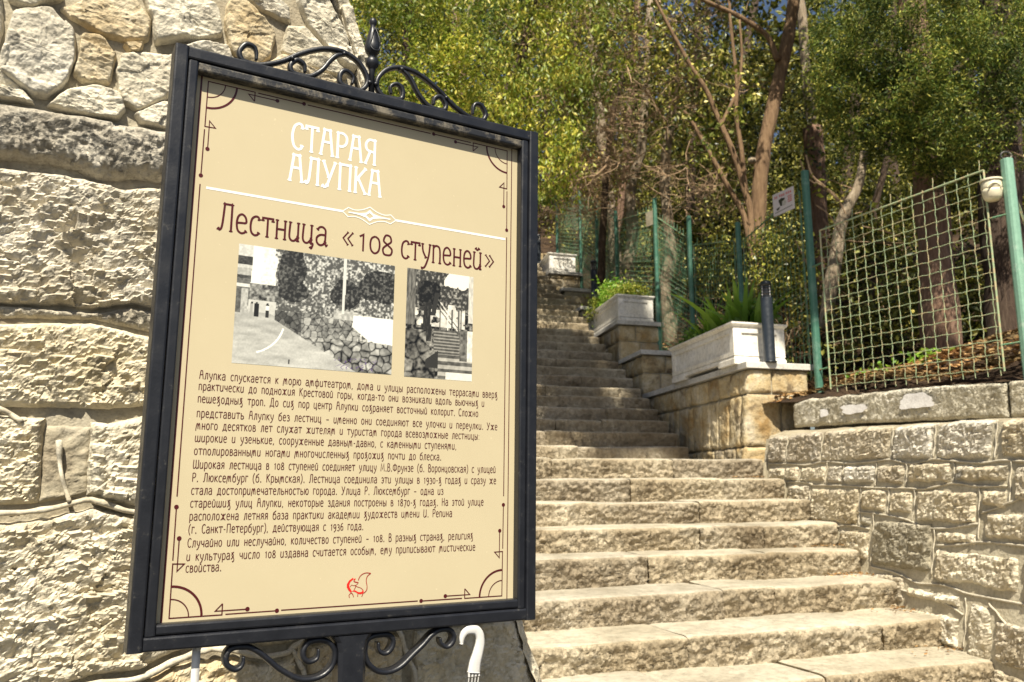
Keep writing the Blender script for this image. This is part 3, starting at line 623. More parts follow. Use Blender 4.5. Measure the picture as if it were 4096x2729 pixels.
def blob_patch(q, z, rq, rz, sd):
    V = [(0, 0)]; n_ = 40
    for a in range(n_):
        t = a * 2 * math.pi / n_; c, s_ = math.cos(t), math.sin(t); k_ = (abs(c) ** 4 + abs(s_) ** 4) ** -.25 * (1 + .10 * math.sin(3 * t + sd) + .07 * math.sin(7 * t + sd * 2)); V.append((c * rq * k_, s_ * rz * k_))
    V = np.array(V); P = kw(q + V[:, 0], z + V[:, 1], np.full(len(V), .029)); mk('paint_patch', P, [(0, i + 1, (i + 1) % n_ + 1) for i in range(n_)], M['patch'], kerb)
blob_patch(.62, .585, .115, .035, 1); blob_patch(.33, .575, .04, .03, 2); blob_patch(1.17, .60, .13, .055, 3)

# ------------------------------------------------------------------ stepped pedestals with caps
def pts_on(Y, w): return np.array([PW(Y), Y, 0]) + rdir * w
PED = [(7.42, 10.14, 1.07, .64), (10.17, 11.04, 1.62, .62), (11.08, 12.86, 2.17, .62), (12.90, 14.03, 2.75, .60), (14.07, 15.0, 3.33, .60), (15.04, 16.9, 3.88, .60), (16.95, 18.6, 4.42, .60)]
PLAB = ['ochre stone pedestal at the foot, carrying the nearest white planter', 'short stone pedestal between the two nearer white planters', 'stone pedestal carrying the middle white planter with ferny plants', 'stone pedestal with the second black bollard lamp on its cap', 'stone pedestal just below the highest white planter', 'stone pedestal under the highest white planter', 'uppermost stone pedestal, behind the highest planter']
stair_z = lambda Y: .10 if Y < 8.5 else .15 + .5455 * (Y - 8.5)
for i, (Y0, Y1, zt_, w) in enumerate(PED):
    A = pts_on(Y0, 0); B_ = pts_on(Y0, w); Cc = pts_on(Y1, w); D_ = pts_on(Y1, 0)
    pd = thing('pedestal', PLAB[i], 'pedestal', (A[0], A[1], stair_z(Y0) - .3), 'stepped pedestals beside the upper steps')
    zb_ = stair_z(Y0) - .5
    ins = .03
    a_ = A + rdir * ins + wdir * ins; b_ = B_ - rdir * ins + wdir * ins; c_ = Cc - rdir * ins - wdir * ins; d_ = D_ + rdir * ins - wdir * ins
    mk('pedestal_core', [(p[0], p[1], zb_) for p in (a_, b_, c_, d_)] + [(p[0], p[1], zt_ - .06) for p in (a_, b_, c_, d_)], BOXF, M['rmortar'], pd)
    # cap: thin slab with an overhang
    o = .035; ca = A - rdir * o - wdir * o; cb = B_ + rdir * o - wdir * o; cc_ = Cc + rdir * o * .5 ; cd = D_ - rdir * o
    V, F = bevel_prism([ca[:2], cb[:2], cc_[:2], cd[:2]], zt_ - .055, zt_, .008); mk('cap_slab', V, F, M['cap'], pd)
    # stone facing: stair side and front
    Ls = np.linalg.norm(D_ - A); sd_dir = (D_ - A) / Ls; sn = np.array([-sd_dir[1], sd_dir[0], 0]); fn = np.array([rdir[1], -rdir[0], 0])
    flare = (lambda z: .085 * np.clip((1.0 - z) / .9, 0, 1.2)) if i == 0 else (lambda z: z * 0)
    side = lambda q, z, h, A=A, sd=sd_dir, sn=sn: A[None, :] + np.asarray(q)[:, None] * sd + (np.asarray(h) + flare(np.asarray(z)) * np.clip(1 - np.asarray(q) / 1.2, .15, 1))[:, None] * sn + np.c_[np.zeros((len(q), 2)), z]
    front = lambda q, z, h, A=A, sn=sn: A[None, :] + np.asarray(q)[:, None] * rdir + np.asarray(h)[:, None] * fn + (flare(np.asarray(z)) * np.clip(1 - np.asarray(q) / .4, 0, 1))[:, None] * sn + np.c_[np.zeros((len(q), 2)), z]
    zs = [stair_z(Y0) - .45, stair_z(Y0) + .02 + .2 * (i == 0), zt_ - .28, zt_ - .06]; zs = sorted(zs); rs = .016 if i < 1 else .028
    sd_ = 500 + i * 40
    for r_ in range(3):
        zl, zh = zs[r_] + .006, zs[r_ + 1] - .006
        if zh - zl < .05: continue
        q = .0
        while q < Ls - .02:
            ww = R.uniform(.12, .30) if i == 0 else R.uniform(.2, .4); e = min(q + ww, Ls)
            if Ls - e < .09: e = Ls
            if stair_z(Y0 + q) - .5 < zh:
                wall_block('stone', q + .006, e - .006, zl, zh, .004, M['ped'], sd_, res=rs, rough=.40, parent=pd, edge=.03, wobble=.014, prj=side, cell=(.09, .03)); sd_ += 1
            q = e
        q = .0; 
        while q < w - .02:
            ww = R.uniform(.22, .34); e = min(q + ww, w)
            if w - e < .1: e = w
            wall_block('stone', q + .006, e - .006, zl, zh, .004, M['ped'], sd_, res=rs, rough=.45, parent=pd, edge=.03, wobble=.012, prj=front, cell=(.07, .025)); sd_ += 1
            q = e

# ------------------------------------------------------------------ planters
def planter(corner, L, W, H, label):
    c = np.array(corner, float); t = thing('planter', label, 'planter', c, 'white planters on the pedestals')
    def rect(o, z, dy=0):
        return [c + rdir * (-o) + wdir * (-o) + [0, 0, z], c + rdir * (W + o) + wdir * (-o) + [0, 0, z], c + rdir * (W + o) + wdir * (L + o) + [0, 0, z], c + rdir * (-o) + wdir * (L + o) + [0, 0, z]]
    def slab(name, o, z0, z1, bev=.004): 
        p = [q[:2] for q in rect(o, 0)]; V, F = bevel_prism(p, c[2] + z0, c[2] + z1, bev); return mk(name, V, F, M['planter'], t)
    # two feet instead of a full plinth: a dark slot shows under the long side
    for a, b in ((0, .22), (.78, 1)):
        p = [c + rdir * (-.02) + wdir * (L * a - .02 * (a == 0)), c + rdir * (W + .02) + wdir * (L * a - .02 * (a == 0)), c + rdir * (W + .02) + wdir * (L * b + .02 * (b == 1)), c + rdir * (-.02) + wdir * (L * b + .02 * (b == 1))]
        V, F = bevel_prism([q[:2] for q in p], c[2], c[2] + .055, .008); mk('foot', V, F, M['planter'], t)
    slab('plinth', .012, .035, .075, .012)
    # hollow body
    def wallp(name, p, q, z0, z1, th):
        p = np.array(p); q = np.array(q); d = (q - p) / np.linalg.norm(q - p); n_ = np.array([-d[1], d[0], 0]) * th
        mk(name, [(*x[:2], z) for z in (c[2] + z0, c[2] + z1) for x in (p, q, q + n_, p + n_)], BOXF, M['planter'], t)
    R0 = rect(0, 0)
    for k in range(4): wallp('side_panel', R0[k], R0[(k + 1) % 4], .07, H - .05, .03)
    # raised frames round recessed fields
    for k in range(4):
        p, q = R0[k], R0[(k + 1) % 4]; d = q - p; ln = np.linalg.norm(d); d /= ln; n_ = np.array([d[1], -d[0], 0])
        def strip(a0, a1, z0, z1):
            P = [p + d * a0, p + d * a1, p + d * a1 + n_ * .014, p + d * a0 + n_ * .014]
            V, F = hexa([(*x[:2], c[2] + z0) for x in P], [(*x[:2], c[2] + z1) for x in P]); return V, F
        mb = MB(); mb.add(*strip(-.012, .07, .076, H - .051)); mb.add(*strip(ln - .07, ln + .012, .076, H - .051)); mb.add(*strip(.0705, ln - .0705, .0765, .115)); mb.add(*strip(.0705, ln - .0705, H - .095, H - .0515))
        V, F = mb.out(); mk('frame', V, F, M['planter'], t)
    # flared rim: four mitred lengths
    prof = [(.0, -.05), (.016, -.048), (.02, -.036), (.034, -.026), (.040, -.016), (.040, -.002), (.034, .0), (-.03, .0), (-.034, -.05)]
    V = []; 
    for o, z in prof: V += [tuple(x) for x in rect(o, H + z)]
    F = [(j * 4 + k, j * 4 + (k + 1) % 4, ((j + 1) % len(prof)) * 4 + (k + 1) % 4, ((j + 1) % len(prof)) * 4 + k) for j in range(len(prof)) for k in range(4)]
    mk('rim', V, F, M['planter'], t)
    V = np.array([c + rdir * (.03 + (W - .06) * a) + wdir * (.03 + (L - .06) * b) + [0, 0, H - .06] for b in np.linspace(0, 1, 30) for a in np.linspace(0, 1, 10)]); V[:, 2] += .02 * fbm(V, 12, 3, 2)
    mk('soil', V, [(i * 10 + j, i * 10 + j + 1, (i + 1) * 10 + j + 1, (i + 1) * 10 + j) for i in range(29) for j in range(9)], M['soil'], t, True)
    return t
pc1 = np.array([2.02, 7.55, 1.07]) ; planter(pc1, 1.50, .52, .385, 'nearest and largest-looking white planter, with sword-leaved plants, behind the black bollard lamp')
pc2 = pts_on(11.2, .05) + [0, 0, 2.17]; planter(pc2, 1.5, .50, .385, 'middle white planter filled with bushy ferny plants')
pc3 = pts_on(15.2, .03) + [0, 0, 3.88]; planter(pc3, 1.5, .50, .385, 'highest and farthest white planter, empty looking, at the top of the visible steps')

# ------------------------------------------------------------------ bollard lamps
def bollard(p, label, h=.755):
    t = thing('bollard_lamp', label, 'bollard lamp', p, 'black bollard lamps on the pedestals'); r = .052
    V, F = lathe([(r + .012, 0), (r + .012, .008), (r, .012), (r, h - .16)], p, 24); mk('post', V, F, M['lampblack'], t, True)
    V, F = lathe([(r - .012, h - .16), (r - .012, h - .05)], p, 20); mk('lens', V, F, M['lens'], t, True)
    for k in range(4):
        z = h - .15 + k * .027; V, F = lathe([(r - .014, z), (r - .001, z - .004), (r - .001, z + .004), (r - .014, z + .008)], p, 24); mk('louvre', V, F, M['lampblack'], t)
    for k in range(4):
        a = k * math.pi / 2 + .5; x = np.array([math.cos(a), math.sin(a), 0]) * (r - .006); V, F = tube([p + x + [0, 0, h - .165], p + x + [0, 0, h - .045]], .004, 6); mk('rod', V, F, M['plastic'], t)
    V, F = lathe([(r, h - .055), (r + .001, h - .03), (r - .006, h - .014), (r - .022, h - .004), (.004, h)], p, 24); mk('cap', V, F, M['lampblack'], t, True)
bollard(np.array([2.31, 7.475, 1.07]), 'nearest black bollard lamp, standing in front of the end of the nearest planter')
bollard(np.array([1.300, 12.96, 2.75]), 'second black bollard lamp up the steps, behind the ferny planter')
bollard(np.array([.56, 17.02, 4.42]), 'farthest black bollard lamp, at the top beside the notice board edge')

# ------------------------------------------------------------------ green fence
POSTS = [(3.67, 5.93, .60, 2.36), (2.745, 7.50, .62, 2.88), (2.51, 9.0, .45, 2.86), (2.254, 10.3, .9, 3.36), (2.005, 11.3, 1.5, 3.95), (1.70, 13.2, 2.1, 4.40), (1.50, 14.3, 2.7, 5.06), (1.30, 15.3, 3.1, 5.52), (.955, 17.0, 3.7, 6.02)]
fence = thing('fence', 'green steel fence of posts and woven wire mesh running up beside the steps', 'fence', (2.7, 7.5, .7))
def post_mesh(p, z0, z1, r=.038):
    pl = []
    for a in range(4):
        for b in (-.42, 0, .42): t = math.pi / 4 + a * math.pi / 2 + b; rr = r * 1.30 * (1 if b == 0 else .96); pl.append((p[0] + rr * math.cos(t + .25), p[1] + rr * math.sin(t + .25)))
    return bevel_prism(pl, z0, z1, .003)
for k, (x, y, z0, z1) in enumerate(POSTS):
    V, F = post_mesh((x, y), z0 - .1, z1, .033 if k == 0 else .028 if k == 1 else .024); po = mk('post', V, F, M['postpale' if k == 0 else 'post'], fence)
    if k == 0:
        ring = [(x + .04 * math.cos(a), y, z1 + .028 + .030 * math.sin(a)) for a in np.linspace(0, 2 * math.pi, 17)]; V, F = tube(ring, .008, 6); mk('loop', V, F, M['dusty'], po, True)
def panel(p0, p1, zb0, zb1, zt0, zt1, nv, nh, name='mesh_panel', mat='wire', r=.0030, single=True, proud=.09, fr=.0075):
    p0 = np.array([*p0[:2], 0.0]); p1 = np.array([*p1[:2], 0.0])
    def at2(a, z): q = p0 * (1 - a) + p1 * a; return np.array([q[0], q[1], z])
    zb_ = lambda a: zb0 * (1 - a) + zb1 * a; zt2 = lambda a: zt0 * (1 - a) + zt1 * a
    nrm = np.array([-(p1 - p0)[1], (p1 - p0)[0], 0]); nrm /= np.linalg.norm(nrm)
    mb = MB()
    for A_, B2 in ((at2(0, zb_(0)), at2(0, zt2(0))), (at2(1, zb_(1)), at2(1, zt2(1))), (at2(0, zt2(0)), at2(1, zt2(1)))): mb.add(*tube([A_, B2], fr, 6))
    V, F = mb.out(); pf = mk(name, V, F, M[mat], fence)
    mbx = MB()
    for k in range(nv):
        a = (k + .7) / nv; top = zt2(a) + proud * (1 if k % 2 else .25); n_ = 44 if single else 8
        P = np.array([at2(a, z) for z in np.linspace(zb_(a) - .03, top, n_)]); P += nrm * (.005 * np.sin(np.arange(n_) * math.pi / 1.5))[:, None] + (p1 - p0)[None, :] / np.linalg.norm(p1 - p0) * (.0025 * np.cos(np.arange(n_) * math.pi / 1.5))[:, None]
        V, F = tube(P, r, 5)
        if single: mk('wire', V, F, M[mat], pf)
        else: mbx.add(V, F)
    for k in range(nh):
        f = (k + .25) / nh; n_ = 36 if single else 4
        P = np.array([at2(a, zb_(a) + (zt2(a) - zb_(a)) * f) for a in np.linspace(0, 1, n_)]); P[:, 2] += .0035 * np.sin(np.arange(n_) * math.pi / 1.5)
        V, F = tube(P, r, 5)
        if single: mk('wire', V, F, M[mat], pf)
        else: mbx.add(V, F)
    if not single:
        V, F = mbx.out(); mk('wires', V, F, M[mat], pf, kind='stuff')
    return pf
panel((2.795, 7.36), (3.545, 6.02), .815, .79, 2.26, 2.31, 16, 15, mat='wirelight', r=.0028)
for z in (1.95, 1.0): 
    V, F = tube([(2.745, 7.48, z), (2.80, 7.36, z + .01)], .008, 6); mk('bracket', V, F, M['wire'], fence)
    V, F = tube([(3.545, 6.02, z - .02), (3.645, 5.93, z - .01)], .008, 6); mk('bracket', V, F, M['wire'], fence)
panel((2.535, 8.90), (2.72, 7.60), .95, .95, 2.62, 2.72, 16, 18)
panel((2.28, 10.2), (2.49, 9.1), 1.2, 1.0, 2.95, 2.68, 16, 20)
panel((2.03, 11.25), (2.24, 10.38), 1.75, 1.4, 3.65, 3.1, 20, 26, single=False, r=.0032)
panel((1.72, 13.1), (1.99, 11.4), 2.35, 1.85, 4.2, 3.8, 26, 26, single=False, r=.0032)
panel((1.52, 14.2), (1.69, 13.3), 2.9, 2.5, 4.85, 4.3, 22, 26, single=False, r=.0035)
panel((1.32, 15.2), (1.49, 14.4), 3.4, 3.0, 5.3, 4.95, 20, 26, single=False, r=.0035)
panel((.98, 16.9), (1.28, 15.4), 4.0, 3.5, 5.85, 5.4, 26, 26, single=False, r=.0035)
# fence carries on to the right, out of the picture
V, F = post_mesh((4.56, 4.36), .5, 2.3, .036); mk('post', V, F, M['post'], fence)
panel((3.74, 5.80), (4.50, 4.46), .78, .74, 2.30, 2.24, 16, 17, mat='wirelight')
# diagonal stay beside the near post
V, F = tube([(3.70, 5.95, 2.15), (4.15, 6.1, .7)], .010, 6); mk('stay', V, F, M['wirelight'], fence)

# warning notice wired to the mesh
sg = [np.array([2.610, 7.99, 2.815]), np.array([2.690, 7.615, 2.775]), np.array([2.690, 7.615, 2.555]), np.array([2.610, 7.99, 2.590])]
nf_ = np.cross(sg[1] - sg[0], sg[3] - sg[0]); nf_ /= np.linalg.norm(nf_); nf_ = nf_ if nf_[1] < 0 else -nf_
wn = thing('warning_sign', 'small white warning notice with red lettering wired to the mesh beside the green post', 'sign', sg[3])
sgo = [p + nf_ * .02 for p in sg]
V, F = hexa([p for p in sgo], [p + nf_ * .004 for p in sgo]); mk('sheet', V, F, M['signwhite'], wn)
def sp(a, b, h=.0055): return sgo[0] * (1 - a) * (1 - b) + sgo[1] * a * (1 - b) + sgo[2] * a * b + sgo[3] * (1 - a) * b + nf_ * h
def patch(name, poly, mat, h=.0055): mk(name, [sp(a, b, h) for a, b in poly], [tuple(range(len(poly)))], mat, wn)
k = 0
for a0, n_ in ((.10, 3), (.34, 5), (.66, 5)):                # three red words, too small to read
    for j in range(n_):
        a = a0 + j * .050; patch('red_letter', [(a, .13), (a + .032, .13), (a + .032, .24), (a, .24)], M['red']) if j % 2 == 0 else patch('red_letter', [(a, .13), (a + .012, .13), (a + .034, .24), (a + .020, .24)], M['red'])
patch('black_figure', [(.28, .36), (.42, .30), (.60, .36), (.56, .44), (.46, .46), (.44, .66), (.36, .64)], M['black'])
patch('grey_head', [(.47, .47), (.60, .45), (.66, .56), (.58, .68), (.46, .66)], M['cap'])
patch('black_figure', [(.16, .70), (.34, .66), (.30, .76), (.20, .80)], M['black'])
for j in range(4): patch('red_line', [(.72, .34 + j * .08), (.92, .33 + j * .08), (.92, .36 + j * .08), (.72, .37 + j * .08)], M['red'])
patch('small_print', [(.10, .86), (.92, .80), (.92, .825), (.10, .885)], M['black'])
# pale weathered notice farther up
q = at(646, 213, 11.0); wn2 = thing('notice_sheet', 'faded grey notice hanging on the mesh farther up the fence', 'sign', q)
V, F = hexa([q, q + [.07, -.12, 0], q + [.07, -.12, -.20], q + [0, 0, -.20]], [x + np.array([-.004, -.003, 0]) for x in (q, q + [.07, -.12, 0], q + [.07, -.12, -.20], q + [0, 0, -.20])]); mk('sheet', V, F, M['mortar'], wn2)
# cream plastic lamp housing by the near post
fl = thing('junction_box', 'cream rounded plastic lamp housing fixed behind the near green fence post', 'lamp', (3.56, 5.98, 2.06))
c = np.array([3.575, 5.99, 2.145]); 
V, F = lathe([(.02, -.085), (.045, -.082), (.062, -.06), (.068, -.02), (.070, .0)], c, 28); mk('lower_bowl', V, F, M['cream'], fl, True)
V, F = lathe([(.070, .004), (.072, .012), (.070, .045), (.066, .066)], c, 28); mk('housing', V, F, M['cream'], fl, True)
V, F = bevel_prism([(c[0] + .078 * math.cos(a), c[1] + .078 * math.sin(a)) for a in np.linspace(0, 2 * math.pi, 24, endpoint=False)], c[2] + .064, c[2] + .078, .004); mk('lid', V, F, M['cream'], fl)
V, F = tube([c + np.array([-.02 + .05 * math.cos(a), -.062 - .012 * math.sin(a), -.01 + .04 * math.sin(a)]) for a in np.linspace(0, math.pi, 12)], .006, 6); mk('rib', V, F, M['cream'], fl, True)
V, F = tube([c, (3.645, 5.95, c[2])], .015, 8); mk('arm', V, F, M['cream'], fl)

# ------------------------------------------------------------------ the notice board
SO = np.array([-.5872, 1.3392, -.2507]); SW = .7305
_d = np.array([math.cos(.527), math.sin(.527), 0]); _n = np.cross([0, 0, 1.0], _d); _u = math.cos(-.0135) * np.array([0, 0, 1.0]) + math.sin(-.0135) * _n
SD = math.cos(-.0102) * _d + math.sin(-.0102) * _u; SU = -math.sin(-.0102) * _d + math.cos(-.0102) * _u; SN = np.cross(SD, SU)
def sg3(s, t, h=0): return SO + SD * s + SU * (1 - t) + SN * h          # s across, t downwards from the top, h towards the reader
REC = -.022
def bd(s, t, h=0): return sg3(1.0152 * s + .0025, 1.0152 * t - .0114, REC + .0003 + h)   # a point printed on the recessed board
board = thing('notice_board', 'large tan notice board with Russian text in a black iron frame, standing in front', 'notice board', tuple(sg3(.36, 1, -.02) * [1, 1, 0] + [0, 0, -1.6]))
def rail(name, a, b, w, hb, hf, mat, bev=.0035, parent=board):
    """square tube between board points a and b (s, t); w = width; hb..hf depth range"""
    A_ = sg3(*a); B_ = sg3(*b); T = (B_ - A_) / np.linalg.norm(B_ - A_); X = np.cross(T, SN); w2_ = w / 2; n_ = 2
    prof = [(-w2_, hb), (w2_, hb), (w2_, hf - bev), (w2_ - bev * .3, hf - bev * .3), (w2_ - bev, hf), (-w2_ + bev, hf), (-w2_ + bev * .3, hf - bev * .3), (-w2_, hf - bev)]
    V = [P + X * x + SN * y for P in (A_, B_) for x, y in prof]; k = len(prof)
    F = [(i, (i + 1) % k, k + (i + 1) % k, k + i) for i in range(k)] + [tuple(reversed(range(k))), tuple(k + i for i in range(k))]
    return mk(name, V, F, mat, parent)
wO, wI = .0222, .0165
rail('outer_rail', (wO / 2, 0), (wO / 2, 1), wO, -.046, 0, M['iron']); rail('outer_rail', (SW - wO / 2, 0), (SW - wO / 2, 1), wO, -.046, 0, M['iron'])
rail('outer_rail', (wO + .0003, wO / 2), (SW - wO - .0003, wO / 2), wO, -.046, -.0004, M['iron']); rail('outer_rail', (wO + .0003, 1 - wO / 2), (SW - wO - .0003, 1 - wO / 2), wO, -.046, -.0004, M['iron'])
g = .0012; i0 = wO + g + wI / 2
rail('inner_rail', (i0, wO + g), (i0, 1 - wO - g), wI, -.034, -.0025, M['iron']); rail('inner_rail', (SW - i0, wO + g), (SW - i0, 1 - wO - g), wI, -.034, -.0025, M['iron'])
rail('inner_rail', (i0 + wI / 2 + .0003, wO + g + wI / 2), (SW - i0 - wI / 2 - .0003, wO + g + wI / 2), wI, -.034, -.0029, M['dusty']); rail('inner_rail', (i0 + wI / 2 + .0003, 1 - wO - g - wI / 2), (SW - i0 - wI / 2 - .0003, 1 - wO - g - wI / 2), wI, -.034, -.0029, M['iron'])
q0, q1 = wO + .004, SW - wO - .004
V = [sg3(q0, 1 - wO - .004, REC - .004), sg3(q1, 1 - wO - .004, REC - .004), sg3(q1, wO + .004, REC - .004), sg3(q0, wO + .004, REC - .004), sg3(q0, 1 - wO - .004, REC), sg3(q1, 1 - wO - .004, REC), sg3(q1, wO + .004, REC), sg3(q0, wO + .004, REC)]
panel_o = mk('printed_panel', V, BOXF, M['board'], board)
V = [sg3(a, b, h) for h in (-.044, -.040) for a, b in ((q0, 1 - wO), (q1, 1 - wO), (q1, wO), (q0, wO))]; mk('back_plate', V, BOXF, M['dusty'], board)

# --- print: every stroke is a thin flat ribbon on the panel
class Ink:
    def __init__(s): s.mb = MB(); s.k = 0
    def stroke(s, pts, w, closed=False):
        P = np.array(pts, float)
        keep = [0] + [i for i in range(1, len(P)) if np.linalg.norm(P[i] - P[i - 1]) > 1e-6]; P = P[keep]
        if len(P) < 2: return
        D = np.diff(P, axis=0); D /= np.linalg.norm(D, axis=1)[:, None]; Nn = np.c_[-D[:, 1], D[:, 0]]
        h = .00003 + .00003 * (s.k % 7); s.k += 1; L_, R_ = [], []
        W = np.broadcast_to(np.asarray(w, float), (len(P),))
        for i in range(len(P)):
            if i == 0: n_ = Nn[0]
            elif i == len(P) - 1: n_ = Nn[-1]
            else:
                n_ = Nn[i - 1] + Nn[i]; q = np.linalg.norm(n_); n_ = n_ / q if q > .2 else Nn[i]; n_ = n_ / max(.45, n_ @ Nn[i])
            L_.append(P[i] + n_ * W[i] / 2); R_.append(P[i] - n_ * W[i] / 2)
        V = [bd(*p, h) for p in L_ + R_]; m_ = len(P)
        s.mb.add(V, [(i, m_ + i, m_ + i + 1, i + 1)[::1] for i in range(m_ - 1)])
    def poly(s, pts):
        h = .00003 + .00003 * (s.k % 7); s.k += 1; s.mb.add([bd(*p, h) for p in pts], [tuple(range(len(pts)))])
    def dot(s, x, y, r, n_=14): s.poly([(x + r * math.cos(a), y + r * math.sin(a)) for a in np.arange(n_) * 2 * math.pi / n_])
    def done(s, name, mat, label=None):
        V, F = s.mb.out(); return mk(name, V, F, mat, panel_o, label=label)
